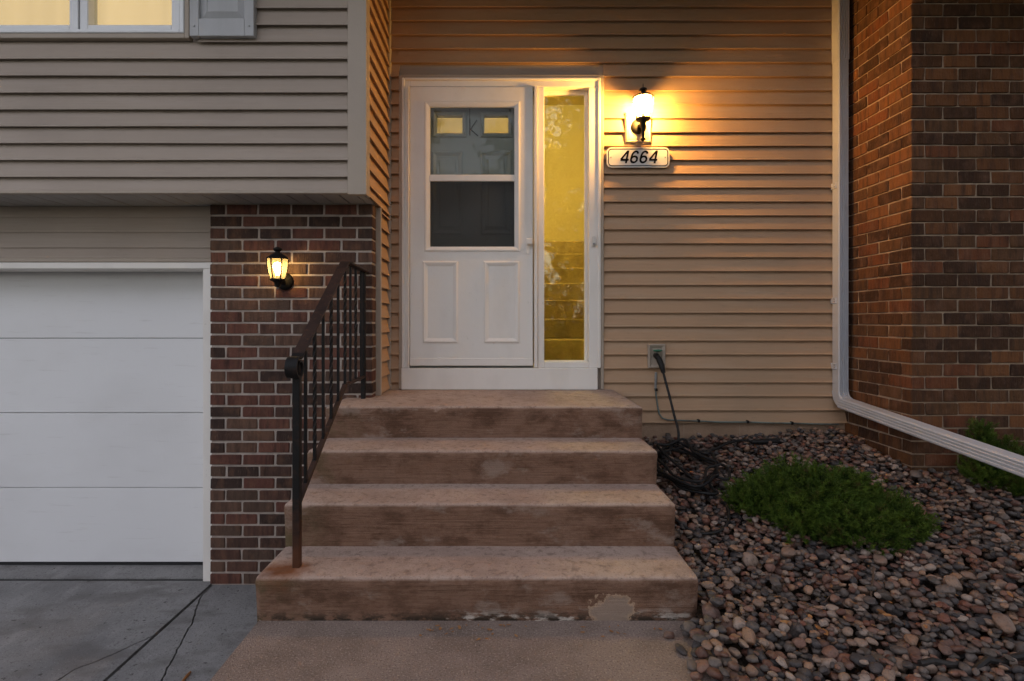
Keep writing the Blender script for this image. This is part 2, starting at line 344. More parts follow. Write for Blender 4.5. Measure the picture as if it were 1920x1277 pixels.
def siding(parent, axis, a0, a1, base, sgn, z0, z1, holes=(), lip=.028, zstart=None, m='siding'):
    """one mesh per clapboard; holes: (a0, a1, z0, z1) cut boards short"""
    z = z0 if zstart is None else zstart; k = 0
    while z < z1 - .002:
        top = min(z + PITCH, z1)
        spans = [(a0, a1)]
        for (h0, h1, hz0, hz1) in holes:
            if z < hz1 - .004 and top > hz0 + .004:
                if hz0 > z + .02 and hz0 < top - .01: top_cut = hz0
                ns = []
                for (p, q) in spans:
                    if h0 > p: ns.append((p, min(q, h0)))
                    if h1 < q: ns.append((max(p, h1), q))
                spans = [t for t in ns if t[1] - t[0] > .01]
        for (p, q) in spans:
            zb = max(z, z0)
            tt = top + (.007 if top < z1 - .002 else 0)
            u = [0, .003, .003, lip - .0035, lip - .0035, lip, lip, lip * .86, .0015, 0]          # the butt edge is hollow underneath
            ws = [zb - .004, zb - .004, zb + .016, zb + .012, zb, zb, zb + .005, zb + .012, tt, tt]
            poly = [(base + sgn * a, b) for a, b in zip(u, ws)]
            MB().prism(poly, axis, p, q, max(2, int((q - p) / .25)), wobble(R.random() * 50, .0011)).build('siding_board', m, parent)
        z += PITCH; k += 1

# ------------------------------------------------------------------ main planes (metres in front of the camera)
YW = 3.92        # siding of the entry wall
YB = 3.236       # front of the projecting upper bay
YP = 3.484       # brick pier beside the garage
YH = 3.56        # wall above the garage door
YG = 3.77        # garage door
YR = 3.28        # projecting brick wall on the right
XS = -.848       # side face of the bay / left wall of the entry recess
XR = 2.515       # left face of the right brick wall
ZD = -.463       # driveway
ZT = 4.05        # eaves
ZL = .7645       # landing

# ------------------------------------------------------------------ ground
def setting(name, mb, m, parent=None, **k):
    o = mb.build(name, m, parent, **k)
    if parent is None: o['kind'] = 'structure'
    return o
setting('ground', MB().add([(-400, -500, -.62), (400, -500, -.62), (400, 300, -.62), (-400, 300, -.62)], [(0, 1, 2, 3)]), 'grass')
# walk: a raised concrete slab leading up to the steps
def slab(poly, z0, z1): return MB().prism(poly, 'z', z0, z1)
wk = [(-1.035, -4.5), (.82, -4.5), (.82, 2.6), (-1.035, 2.6)]
setting('walk', slab(wk, -.60, 0), 'walk_concrete', bevel=.012, seg=2)
# driveway: slabs with a joint and two real cracks between the pieces
def D(px, py): Y = F * (HC - ZD) / (py - VY); return (X_(px, Y), Y)
base = setting('driveway', slab([(-7, -6), (-1.04, -6), (-1.04, 3.9), (-7, 3.9)], -.60, ZD - .035), 'soil')
XJ = -1.908
cA = [(-1.925 + .03, 3.52)] + [D(*p) for p in ((380, 1115), (373, 1131), (366, 1144.5), (363, 1158), (361.5, 1168), (352, 1182), (344, 1197), (339, 1206), (335, 1214), (327, 1229), (321, 1241), (311, 1259), (303, 1276))]
cA += [(-1.60, 2.3), (-1.52, 1.9), (-1.55, 1.2), (-1.46, .4), (-1.5, -.8)]
cA = [(a, b) for (a, b) in cA]
def rough_line(pts, k=3, amp=.006):
    out = []
    for (a, b) in zip(pts[:-1], pts[1:]):
        for i in range(k):
            t = i / k; out.append((a[0] + (b[0] - a[0]) * t + R.uniform(-amp, amp) * (i > 0), a[1] + (b[1] - a[1]) * t + R.uniform(-amp, amp) * (i > 0)))
    return out + [pts[-1]]
cA = rough_line(cA)
cB = [(XJ - .009, D(291.5, 1191)[1])] + [D(*p) for p in ((271, 1200), (256.5, 1206), (233, 1217), (210, 1228), (176, 1242), (140, 1255), (114, 1273))] + [(-2.28, 2.36), (-2.42, 2.2), (-2.7, 2.05), (-3.2, 1.7), (-4.1, 1.4), (-7, 1.1)]
cB = rough_line(cB, 3, .0022)
Y1 = 3.548
wA = lambda i: .003 + .003 * math.sin(i * 1.7) ** 2
def strip_slab(la, lb):             # a slab between two polylines with equally many points
    mb = MB(); n = len(la); vs = [(x, y, z) for z in (ZD, ZD - .05) for l in (la, lb) for (x, y) in l]
    fs = []
    for k in range(n - 1):
        a, b, c, d = k, k + 1, n + k + 1, n + k
        fs += [(a, b, c, d), (a, b, b + 2 * n, a + 2 * n), (d, c, c + 2 * n, d + 2 * n)]
    fs += [(0, n, 3 * n, 2 * n), (n - 1, 2 * n - 1, 4 * n - 1, 3 * n - 1)]
    return mb.add(vs, fs).build('slab', 'drive_concrete', base)
cA = [(cA[0][0], Y1)] + cA + [(-1.5, -6)]
strip_slab([(a + wA(i), b) for i, (a, b) in enumerate(cA)], [(-1.04, b) for a, b in cA])
cA2 = [(max(a - wA(i), XJ + .015), b) for i, (a, b) in enumerate(cA)]
strip_slab(cA2, [(XJ + .011, b) for a, b in cA2])
wB = lambda i: .0035 + .004 * math.sin(i * 2.3) ** 2
strip_slab([(a - .86 * wB(i), b + .51 * wB(i)) for i, (a, b) in enumerate(cB)], [(a, Y1) for a, b in cB])
strip_slab([(min(a + .003, XJ - .0095), b - .002) for a, b in cB], [(min(a + .003, XJ - .0095), -6) for a, b in cB])
strip_slab([(-7, Y1 + .034), (-1.86, Y1 + .034)], [(-7, 3.9), (-1.86, 3.9)])

B(-7, -1.90, Y1 + .003, Y1 + .031, ZD - .05, ZD - .006).build('joint_filler', 'dark_gap', base)
# ------------------------------------------------------------------ the house
house = thing('house', (-.4, YW, ZD), 'split-level house with tan siding, white garage door and lit front entry', 'house')
# --- upper bay with a lit window
WX1, WX0, WZ0, WZ1 = X_(352, YB), -3.55, Z_(68, YB), Z_(68, YB) + .98
bay = MB()
bay.box(-5.2, WX0 + .03, YB + .006, YB + .16, 2.04, ZT); bay.box(WX1 - .03, XS - .02, YB + .006, YB + .16, 2.04, ZT)
bay.box(WX0 + .03, WX1 - .03, YB + .006, YB + .16, 2.04, WZ0 + .03); bay.box(WX0 + .03, WX1 - .03, YB + .006, YB + .16, WZ1 - .03, ZT)
bayw = bay.build('bay_wall', 'siding', house)
XC0, XC1 = X_(652, YB - .03), XS + .025
# the course lines of the photo fix the phase: lowest board bottom at y = 358
siding(bayw, 'x', -5.2, XC0, YB, -1, Z_(360, YB), ZT, [(WX0 - .075, WX1 + .075, WZ0 - .045, WZ1 + .04)], zstart=Z_(334, YB) - PITCH)
MB().box(-5.2, XC0, YB - .031, YB + .004, Z_(365, YB), Z_(360, YB)).build('starter_strip', 'siding_trim', house, bevel=.003)
cp = MB().prism([(XC0, YB - .034), (XC1 + .006, YB - .034), (XC1 + .006, YB + .052), (XC1 - .006, YB + .052), (XC1 - .006, YB + .01), (XC0, YB + .01)], 'z', Z_(367, YB), ZT)
cp.build('corner_post', 'siding_trim', house, bevel=.002)
# window
wf = MB()
yf = YB - .042
wf.frame(WX0, WX1, WZ0, WZ1, .026, .026, .022, .026, yf, YB + .08)
wfr = wf.build('window', 'window_vinyl', house, bevel=.004)
gx = [(X_(172, YB), X_(327, YB)), (-2.62 - .62, X_(137, YB))]
gx[1] = (X_(137, YB) - .6, X_(137, YB))
for (a, b) in gx:
    s_ = MB().frame(a - .05, b + .05, WZ0 + .022, WZ1 - .026, .05, .05, .032, .045, yf + .012, YB + .05); o = s_.build('sash', 'window_vinyl', wfr, bevel=.004)
    B(a, b, YB + .02, YB + .024, WZ0 + .05, WZ1 - .07).build('pane', 'glass_clear', wfr)
mb = B(X_(152, YB), X_(155, YB), yf + .004, YB + .05, WZ0 + .022, WZ1 - .026); mb.build('mullion', 'window_vinyl', wfr)
B(WX0 + .02, gx[1][0] - .05, yf + .012, YB + .05, WZ0 + .022, WZ1 - .026).build('sash', 'window_vinyl', wfr)
MB().frame(WX0 - .03, WX1 + .028, WZ0 - .03, WZ1 + .03, .03, .028, .03, .03, YB - .036, YB + .02).build('window_casing', 'siding_trim', house, bevel=.003)
MB().prism([(WX0 - .02, YB + .13), (WX1 + .02, YB + .13), (WX1 + .02, YB + .14), (WX0 - .02, YB + .14)], 'z', WZ0 - .02, WZ1 + .02).build('blind', 'lit_blind', house)
# shutter
SX0, SX1, SZ0, SZ1 = X_(358, YB - .04), X_(478, YB - .04), Z_(70, YB - .04), Z_(70, YB - .04) + .99
sh = MB().frame(SX0, SX1, SZ0, SZ1, .055, .055, .105, .105, YB - .056, YB - .012).build('shutter', 'shutter', house, bevel=.003)
for (a, b) in ((SZ0 + .105, SZ0 + .46), (SZ0 + .53, SZ1 - .105)):
    x0, x1 = SX0 + .055, SX1 - .055
    i1, i2, i3 = 0, .035, .045; ys = (YB - .034, YB - .042, YB - .042)
    p = MB()
    r0 = [(x0, YB - .034, a), (x1, YB - .034, a), (x1, YB - .034, b), (x0, YB - .034, b)]
    r1 = [(x0 + .012, YB - .034, a + .012), (x1 - .012, YB - .034, a + .012), (x1 - .012, YB - .034, b - .012), (x0 + .012, YB - .034, b - .012)]
    r2 = [(x0 + .045, YB - .050, a + .045), (x1 - .045, YB - .050, a + .045), (x1 - .045, YB - .050, b - .045), (x0 + .045, YB - .050, b - .045)]
    r3 = [(v[0] + (.004 if v[0] < (x0 + x1) / 2 else -.004), YB - .046, v[2] + (.004 if v[2] < (a + b) / 2 else -.004)) for v in r2]
    fs = [(k + 4 * r, (k + 1) % 4 + 4 * r, (k + 1) % 4 + 4 * r + 4, k + 4 * r + 4) for r in range(3) for k in range(4)] + [(12, 13, 14, 15)]
    p.add(r0 + r1 + r2 + r3, fs).build('raised_panel', 'shutter', sh)
MB().box(SX0 + .055, SX1 - .055, YB - .056, YB - .012, SZ0 + .46, SZ0 + .53).build('middle_rail', 'shutter', sh, bevel=.002)
for x in (SX0 + .028, SX1 - .028):
    MB().lathe((x, YB - .056, SZ0 + .06), [(.001, .005), (.005, .004), (.007, 0), (.007, -.004)], 10, 'y').build('screw_cap', 'shutter', sh, smooth=True)
# --- soffit under the bay: tongue-and-groove vinyl strips
ZS = Z_(367, YB)
x = -5.2; i = 0
sof = B(-5.2, XS + .004, YB + .012, YW, ZS + .05, ZS + .07).build('soffit', 'dark_gap', house)
while x < XS:
    x1 = min(x + .105, XS + .004)
    if x1 - x > .01: MB().box(x + .007, x1, YB + .012, (YH + .03) if x1 < -1.9 else YP + .05, ZS + .006 + R.uniform(0, .003), ZS + .03).build('soffit_board', 'soffit_vinyl', sof, bevel=.002)
    x += .105
# --- wall above the garage
ZGH = Z_(493, YH)
gw = B(-5.2, -1.86, YH + .004, YG + .1, ZGH + .002, ZS + .05).build('garage_header', 'siding', house)
zz = Z_(465, YH)
siding(gw, 'x', -5.2, -1.905, YH, -1, ZGH + .03, ZS + .004, lip=.011, zstart=zz - PITCH)
MB().box(-5.2, -1.905, YH - .014, YH + .002, ZGH + .004, ZGH + .03).build('header_trim', 'siding_trim', house, bevel=.004)
# --- garage door and its trim
gt = MB().box(-5.2, -1.905, YH - .03, YG - .02, ZGH - .042, ZGH)
gt.build('door_head_trim', 'white_paint', house, bevel=.004)
MB().box(-1.985, -1.905, YH - .028, YG + .05, ZD + .001, ZGH - .042).build('door_side_trim', 'white_paint', house, bevel=.004)
gd = B(-5.15, -1.95, YG + .05, YG + .07, ZD + .02, ZGH).build('garage_door', 'dark_gap', house)
for k in range(4):
    z0 = ZD + .022 + k * .528; MB().box(-5.15, -1.96, YG, YG + .045, z0 + .0025, z0 + .5265).build('door_panel', 'garage_paint', gd, bevel=.0035)
MB().box(-5.15, -1.96, YG + .004, YG + .04, ZD + .003, ZD + .021).build('bottom_seal', 'rubber', gd)
# --- brick pier: each brick a piece
def brick_mesh(seed):
    rr = random.Random(seed); bm = bmesh.new(); bmesh.ops.create_cube(bm, size=1.0)
    bmesh.ops.bevel(bm, geom=bm.edges[:], offset=.035, segments=1, affect='EDGES')
    for v in bm.verts: v.co += Vector((rr.uniform(-.012, .012), rr.uniform(-.02, .02), rr.uniform(-.03, .03)))
    me = bpy.data.meshes.new('brick'); bm.to_mesh(me); bm.free(); return me
def brickset(m):
    L = []
    for s in range(9):
        me = brick_mesh(s * 3 + hash(m) % 2); me.materials.append(MATS[m]); L.append(me)
    return L
BP, BR = brickset('brick_plum'), brickset('brick_brown')
def brick(parent, meshes, x0, x1, y0, y1, z0, z1):
    o = bpy.data.objects.new('brick', R.choice(meshes)); COL.objects.link(o)
    j = lambda a: R.uniform(-a, a)
    o.location = ((x0 + x1) / 2 + j(.001), (y0 + y1) / 2 + j(.0015), (z0 + z1) / 2 + j(.001)); o.scale = (x1 - x0, y1 - y0, z1 - z0)
    o.rotation_euler = (j(.004), j(.003), j(.004)); adopt(o, parent); return o
XP0 = X_(394, YP)
CZ = (Z_(383, YP) - ZD) / 32
pier = B(XP0 + .007, XS - .007, YP + .007, YP + .20, ZD + .001, ZS + .05).build('brick_pier', 'mortar_warm', house)
JT = .0135
BL = .2145
for c in range(32):
    z0 = ZD + .004 + c * CZ; x = XP0; half = c % 2
    xs = [XP0]
    x = XP0 + (BL if half == 0 else BL * .5) + R.uniform(-.004, .004)
    while x < XS - .05: xs.append(x); x += BL + R.uniform(-.003, .003)
    xs.append(XS + JT)
    if xs[-1] - xs[-2] < .07: xs.pop(-2)
    for a, b in zip(xs[:-1], xs[1:]):
        last = b > XS
        brick(pier, BP, a, b - JT, YP, YP + .095, z0 + JT * .5, z0 + CZ - JT * .5)
# --- side wall of the recess (siding facing right) and its trim
sw = B(XS - .12, XS - .008, YB + .16, YW + .05, ZS + .07, ZT).build('recess_side_wall', 'siding', house)
B(XS - .12, XS - .008, YP + .2, YW + .05, ZD, ZS + .07).build('recess_side_base', 'siding', sw)
ph = Z_(347, YB + .05)
siding(sw, 'y', YB + .052, YW - .03, XS, 1, ZS + .01, ZT, zstart=ph - PITCH * 1, m='siding_lamp_tint')
siding(sw, 'y', YP + .125, YW - .03, XS, 1, ZL + .01, ZS + .01, zstart=ph - PITCH * 14, m='siding_lamp_tint')
MB().box(XS - .01, XS + .032, YP + .100, YP + .125, ZL, ZS + .006).build('side_trim', 'siding_trim', house, bevel=.003)
MB().prism([(XS + .0, YW - .034), (XS + .026, YW - .034), (XS + .034, YW - .026), (XS + .034, YW + .0), (XS, YW + .0)], 'z', ZL, ZT).build('inside_corner_trim', 'siding_trim', house, bevel=.002)
# --- entry wall
DX0, DX1, DZ1 = X_(755, YW), X_(1125, YW), Z_(150, YW)
ew = MB()
ew.box(XS - .12, DX0 + .05, YW + .004, YW + .14, .45, ZT); ew.box(DX1 - .05, XR + .2, YW + .004, YW + .14, .45, ZT); ew.box(DX0 + .05, DX1 - .05, YW + .004, YW + .14, DZ1 - .03, ZT)
ew.box(DX0 + .05, DX1 - .05, YW + .004, YW + .14, .45, ZL + .02)
eww = ew.build('entry_wall', 'siding', house)
ZSB = Z_(792, YW)
zph = Z_(765 + 3.5, YW)
siding(eww, 'x', XS + .030, XR + .1, YW, -1, ZSB, ZT, [(DX0 - .022, DX1 + .022, .0, DZ1 + .02)], zstart=zph - PITCH, m='siding_lamp_tint')
fd = B(.75, XR + .1, YW - .004, YW + .12, .2, ZSB - .001).build('foundation', 'foundation', house)
for x in (1.33, 1.74, 2.15): B(x, x + .004, YW - .006, YW + .01, .2, ZSB - .003).build('block_joint', 'mortar_grey', fd)
# --- door frame
J = MB().frame(DX0 - .022, DX1 + .022, ZL + .003, DZ1 + .022, .022, .022, 0, .022, YW - .034, YW + .02).build('door_j_channel', 'siding_trim', house, bevel=.003)
YF = YW - .03
sc_ = YF
fx = lambda p: X_(p, YF); fz = lambda p: Z_(p, YF)
fr = MB()
fr.box(DX0 + .001, fx(768), YF, YW + .12, fz(690), DZ1)
fr.box(fx(768), DX1 - .001, YF, YW + .12, fz(163), DZ1)
fr.box(fx(1008), fx(1020.5), YF, YW + .12, fz(690), fz(163))
fr.box(fx(1104), DX1 - .001, YF, YW + .12, fz(690), fz(163))
fr.box(fx(1020.5), fx(1104), YF + .004, YW + .12, fz(690), fz(678.5))
dfr = fr.build('door_frame', 'white_paint', house, bevel=.004)
MB().frame(DX0 + .001, DX1 - .001, fz(690), DZ1, .02, .02, 0, .018, YF - .012, YF + .003).build('brick_mould', 'white_paint', dfr, bevel=.004)
MB().box(fx(753), fx(1120), YF - .014, YW + .1, ZL + .002, fz(690)).build('kick_board', 'white_paint', dfr, bevel=.003)
# sidelight
gy = YW + .055
sg = MB().frame(fx(1020.5), fx(1104), fz(678.5), fz(163), .004, .02, .006, .03, gy - .02, gy + .02).build('sidelight', 'white_paint', house, bevel=.003)
B(fx(1020.5) + .005, fx(1104) - .02, gy, gy + .005, fz(678.5) + .006, fz(163) - .03).build('glass', 'glass_old_amber', sg)
# --- storm door
SY0, SY1 = YF - .008, YF + .026
st = thing_part = None
sdm = MB()
x0, x1, z0, z1 = fx(769), fx(999), fz(686), fz(164)
wx0, wx1, wz0, wz1 = fx(805), fx(966), fz(465), fz(200)
sdm.box(x0, wx0, SY0, SY1, z0, z1); sdm.box(wx1, x1, SY0, SY1, z0, z1); sdm.box(wx0, wx1, SY0, SY1, wz1, z1); sdm.box(wx0, wx1, SY0, SY1, z0, wz0)
storm = MB()
vs = [(x0, SY0, z0), (x1, SY0, z0), (x1, SY0, z1), (x0, SY0, z1), (wx0, SY0, wz0), (wx1, SY0, wz0), (wx1, SY0, wz1), (wx0, SY0, wz1)]
vb = [(a, SY1, c) for (a, b, c) in vs]
fs = [(0, 1, 5, 4), (1, 2, 6, 5), (2, 3, 7, 6), (3, 0, 4, 7)]
fs += [tuple(i + 8 for i in f[::-1]) for f in fs] + [(a, b, b + 8, a + 8) for a, b in ((0, 1), (1, 2), (2, 3), (3, 0), (4, 5), (5, 6), (6, 7), (7, 4))]
sd_ = storm.add(vs + vb, fs).build('storm_door', 'white_paint', house, bevel=.003)
MB().mould(wx0 - .036, wx1 + .036, wz0 - .028, wz1 + .036, .036, SY0 - .008, SY0 + .004).build('window_moulding', 'white_paint', sd_)
MB().frame(wx0, wx1, wz0, wz1, .006, .006, .008, .006, SY0 + .002, SY0 + .02).build('inner_rim', 'white_paint', sd_)
zb0, zb1 = fz(340.5), fz(328)
MB().box(wx0 + .002, wx1 - .002, SY0 - .001, SY0 + .02, zb0, zb1).build('meeting_rail', 'white_paint', sd_, bevel=.004)
B(wx0, wx1, SY0 + .010, SY0 + .013, zb1 - .004, wz1).build('glass', 'glass_clear', sd_)
B(wx0, wx1, SY0 + .012, SY0 + .013, wz0, zb0 + .004).build('insect_screen', 'insect_screen', sd_)
B(wx0, wx1, SY0 + .019, SY0 + .022, wz0, zb0 + .004).build('glass', 'glass_clear', sd_)
for (a, b) in ((793, 859), (907, 974)):
    MB().mould(fx(a), fx(b), fz(643), fz(490), .036, SY0 - .011, SY0 + .003, .006).build('panel_moulding', 'white_paint', sd_)
MB().box(x0, x1, SY0 - .004, SY0 + .01, z0 + .002, z0 + .056).build('sweep', 'white_paint', sd_, bevel=.002)
hg = MB().tube([(fx(766.5), SY0 - .004, z0 - .012), (fx(766.5), SY0 - .004, z1)], .006, 8).build('hinge_strip', 'white_paint', sd_, smooth=True)
for zz in (fz(205), fz(330), fz(520), fz(650)):
    MB().tube([(fx(766.5), SY0 - .005, zz), (fx(766.5), SY0 - .005, zz + .07)], .0078, 8).build('hinge', 'white_paint', sd_, smooth=True)
MB().box(fx(1001.5), fx(1007.5), SY0 - .012, SY1, z0 - .012, z1 + .004).build('closing_strip', 'white_paint', sd_, bevel=.003)
lh = MB(); hx, hz = fx(990), fz(455)
lh.box(hx - .013, hx + .013, SY0 - .006, SY0 + .001, hz - .085, hz + .03)
lh.box(hx - .008, hx + .008, SY0 - .03, SY0 - .005, hz - .012, hz + .012)
lh.box(hx - .012, hx + .03, SY0 - .042, SY0 - .028, hz - .018, hz + .022)
lh.build('latch_handle', 'white_paint', sd_, bevel=.003)
# --- entry door behind the storm door
EY = YW + .045
ed0, ed1, ez0, ez1 = x0 - .01, x1 + .01, z0 - .02, z1 + .01
lz0, lz1 = Z_(250, EY), Z_(217, EY)
lx = [(X_(819, EY), X_(867, EY)), (X_(908, EY), X_(953, EY))]
edm = MB()
edm.box(ed0, ed1, EY, EY + .044, ez0, lz0); edm.box(ed0, ed1, EY, EY + .044, lz1, ez1)
edm.box(ed0, lx[0][0], EY, EY + .044, lz0, lz1); edm.box(lx[0][1], lx[1][0], EY, EY + .044, lz0, lz1); edm.box(lx[1][1], ed1, EY, EY + .044, lz0, lz1)
edo = edm.build('entry_door', 'door_grey', house)
for (a, b) in lx:
    MB().mould(a - .03, b + .03, lz0 - .03, lz1 + .03, .03, EY - .012, EY + .003, .005).build('lite_moulding', 'door_grey', edo)
    B(a, b, EY + .02, EY + .024, lz0, lz1).build('lite', 'glass_clear', edo)
for (a, b) in ((810, 868), (901, 960)):
    for (t, bt) in ((284, 440), (505, 650)):
        MB().mould(X_(a, EY), X_(b, EY), Z_(bt, EY), Z_(t, EY), .035, EY - .009, EY + .003, .006).build('panel_moulding', 'door_grey', edo)
        MB().box(X_(a, EY) + .055, X_(b, EY) - .055, EY - .006, EY + .003, Z_(bt, EY) + .055, Z_(t, EY) - .055).build('panel', 'door_grey', edo, bevel=.004)
# --- foyer seen through the panes: split-level stair going up
fy = MB()
FY0, FX0, FX1, FZ0, FZ1 = YW + .15, -.95, 1.55, ez0 - .02, 4.6
foy = MB().add([(FX0, FY0, FZ0), (FX1, FY0, FZ0), (FX1, 8.2, FZ0), (FX0, 8.2, FZ0), (FX0, FY0, FZ1), (FX1, FY0, FZ1), (FX1, 8.2, FZ1), (FX0, 8.2, FZ1)],
    [(0, 1, 2, 3), (4, 5, 6, 7), (1, 2, 6, 5), (2, 3, 7, 6), (3, 0, 4, 7)]).build('foyer_wall', 'room_wall', house)
stc = MB().box(FX0 + .02, FX1 - .02, 4.7 + .26 * 7, 8.1, FZ0 + .02, 2.215).build('foyer_stair', 'carpet', house)
for k in range(7):
    a = 4.7 + .26 * k; MB().box(.0, FX1 - .02, a, a + .27, FZ0 + .01, 1.105 + .185 * k).build('stair_step', 'carpet', stc, bevel=.008)
MB().lathe((.35, 5.3, 4.45), [(.001, -.12), (.09, -.11), (.14, -.07), (.16, 0), (.16, .1)], 20).build('foyer_ceiling_lamp', 'room_lamp', house, smooth=True)
# --- eaves above the frame
ev = B(-5.6, 5.4, 2.36, 4.4, ZT, ZT + .03).build('eaves', 'soffit_vinyl', house)
B(-5.6, 5.4, 2.32, 2.36, ZT - .03, ZT + .17).build('fascia', 'white_paint', ev)
B(XS + .02, 2.50, 2.50, YW + .1, 3.72, 3.76).build('entry_sky_blocker', 'soffit_vinyl', ev)  # unseen overhang, added to keep sky light off the entry recess
B(2.3, 5.4, 2.30, YR + .004, 3.46, 3.50).build('wing_sky_blocker', 'soffit_vinyl', ev)  # unseen low overhang, added to darken the right brick wall
MB().prism([(2.25, ZT + .18), (9.2, ZT + 2.6), (9.2, ZT + 2.7), (2.25, ZT + .26)], 'x', -5.8, 5.6).build('roof', 'roof_shingle', house)
B(-5.2, -5.0, YB + .2, 9, ZD, ZT).build('end_wall', 'siding', house)
B(-5.2, 5.2, 8.9, 9.1, ZD, ZT + 2.2).build('rear_wall', 'siding', house)

# ------------------------------------------------------------------ projecting brick wall on the right
wing = thing('brick_wall', (XR + .5, YR + .3, .35), 'projecting brown brick wall behind the white downspout and juniper', 'brick wall')
core = B(XR + .008, 5.2, YR + .008, YW + .3, .1, ZT).build('mortar_core', 'mortar_grey', wing)
CR = .0792; JR = .0095; LR = .2045
zc = Z_(634, YR) - CR * 12
nb = 0; rest = MB(); XLIM = .98 * YR + .22
for c in range(46):
    z0 = zc + CR * c
    if z0 + CR < .28: continue
    half = c % 2
    za, zb = z0 + JR / 2, z0 + CR - JR / 2
    vis = zb < 3.35 and za > .3
    cw = .194 if half else .0815; rw = .0815 if half else .194           # corner brick: front width, return width
    rows = []
    rows.append((XR, XR + cw, YR, YR + rw))
    x = XR + cw + JR
    while x < 5.1:
        rows.append((x, x + LR - JR, YR, YR + .09)); x += LR
    y = YR + rw + JR
    while y < YW - .02:
        rows.append((XR, XR + .09, y, min(y + LR - JR, YW + .02))); y += LR
    for (a, b, p, q) in rows:
        if vis and a < XLIM: brick(core, BR, a, b, p, q, za, zb); nb += 1
        else: rest.box(a, b, p, q, za, zb)
o = rest.build('bricks', 'brick_brown', core); o['kind'] = 'stuff'

# ------------------------------------------------------------------ concrete steps
steps = thing('concrete_steps', (-.1, 2.7, 0), 'worn brown concrete front steps with four risers below the white door', 'steps')
SXL, SXR = -1.04, .824
nos = [(2.227, .189), (2.523, .396), (2.82, .577), (3.118, ZL)]
def step(k):
    y0, z1 = nos[k]; z0 = -.45 if k == 0 else nos[k - 1][1] - .05
    y1 = nos[k + 1][0] + .08 if k < 3 else YW - .006
    n = 72; prof0 = [(.016, 0.0), (.010, .5), (.003, .80), (.0, .90)]
    zr = max(z0, 0) if k == 0 else nos[k - 1][1]
    vs = []; fs = []; rows = 0
    for i in range(n + 1):
        t = i / n; x = SXL + (SXR - SXL) * t
        e = min(t, 1 - t) * (SXR - SXL); rc = .018
        inset = 0 if e > rc else rc - math.sqrt(max(0, rc * rc - (rc - e) ** 2))
        nz = lambda s: mnoise.noise(Vector((x * s, k * 9.3, 1.7)))
        chip = max(0, mnoise.noise(Vector((x * 9, k * 5 + .3, 4.2))) - .35) * .03
        wv = .004 * nz(2.2) + .002 * nz(11)
        prof = [(y0 + .018 + wv * .5, z0), (y0 + .017 + .5 * wv, zr + .0), (y0 + .012 + wv, zr + (z1 - zr) * .35), (y0 + .006 + wv, zr + (z1 - zr) * .7), (y0 + wv, z1 - .034 + .003 * nz(6)),
                (y0 + wv + .001 + chip, z1 - .018), (y0 + .006 + wv + chip, z1 - .007 - chip * .5), (y0 + .016 + wv + chip, z1 - .0015 - chip * .3), (y0 + .03 + wv, z1 + .0015 * nz(5)),
                (y0 + .12, z1 + .002 * nz(3)), (y1, z1 + .002 * nz(2)), (y1, z0)]
        m = len(prof)
        for (yy, zz) in prof: vs.append((x + (0 if 0 < i < n else 0), yy + (inset if yy < y0 + .1 else 0), zz - (inset * .6 if zz > z1 - .02 else 0)))
    for i in range(n):
        for j in range(m - 1): fs.append((i * m + j, (i + 1) * m + j, (i + 1) * m + j + 1, i * m + j + 1))
        fs.append((i * m + m - 1, (i + 1) * m + m - 1, (i + 1) * m, i * m))
    fs += [tuple(range(m)), tuple(n * m + j for j in range(m))[::-1]]
    mb = MB().add(vs, fs)
    return mb.build('step', 'step_concrete', steps, smooth=True)
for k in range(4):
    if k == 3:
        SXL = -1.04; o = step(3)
        # the landing stops against the pier on the left
        for v in o.data.vertices:
            if v.co.x < XS + .001 and v.co.y > 3.4: v.co.y = YP - .004
            elif v.co.x < XS + .03 and v.co.y > 3.4: pass
    else: step(k)

# ------------------------------------------------------------------ iron hand rail
rail = thing('handrail', (-.9, 2.9, .19), 'black wrought iron stair railing with brown top rail and scrolled end', 'railing')
RX = -.897
def bar(a, b, hw, hd, mb=None):      # flat bar from a to b, half width hw (x) and half depth hd
    a, b = Vector(a), Vector(b); d = (b - a).normalized(); sx = Vector((1, 0, 0)); n_ = sx.cross(d).normalized(); mb = mb or MB()
    vs = [p + sx * u * hw + n_ * v * hd for p in (a, b) for u, v in ((-1, -1), (1, -1), (1, 1), (-1, 1))]
    return mb.add(vs, [(0, 1, 2, 3), (7, 6, 5, 4), (0, 4, 5, 1), (1, 5, 6, 2), (2, 6, 7, 3), (3, 7, 4, 0)])
y1, y2, yk = 2.33, 3.44, 3.04
zt1, ztk, zt2 = 1.10, 1.60, 1.585
def ztop(y): return zt1 + (ztk - zt1) * (y - y1) / (yk - y1) if y < yk else ztk + (zt2 - ztk) * (y - yk) / (y2 - yk)
zb1, zbk, zb2 = .455, .90, .905
def zbot(y): return zb1 + (zbk - zb1) * (y - y1) / (yk - y1) if y < yk else zbk + (zb2 - zbk) * (y - yk) / (y2 - yk)
MB().box(RX - .016, RX + .016, y1 - .016, y1 + .016, .186, ztop(y1) - .02).build('post', 'iron_post', rail, bevel=.003)
MB().box(RX - .014, RX + .014, y2 - .014, y2 + .014, ZL - .002, zt2 - .006).build('post', 'iron_post', rail, bevel=.003)
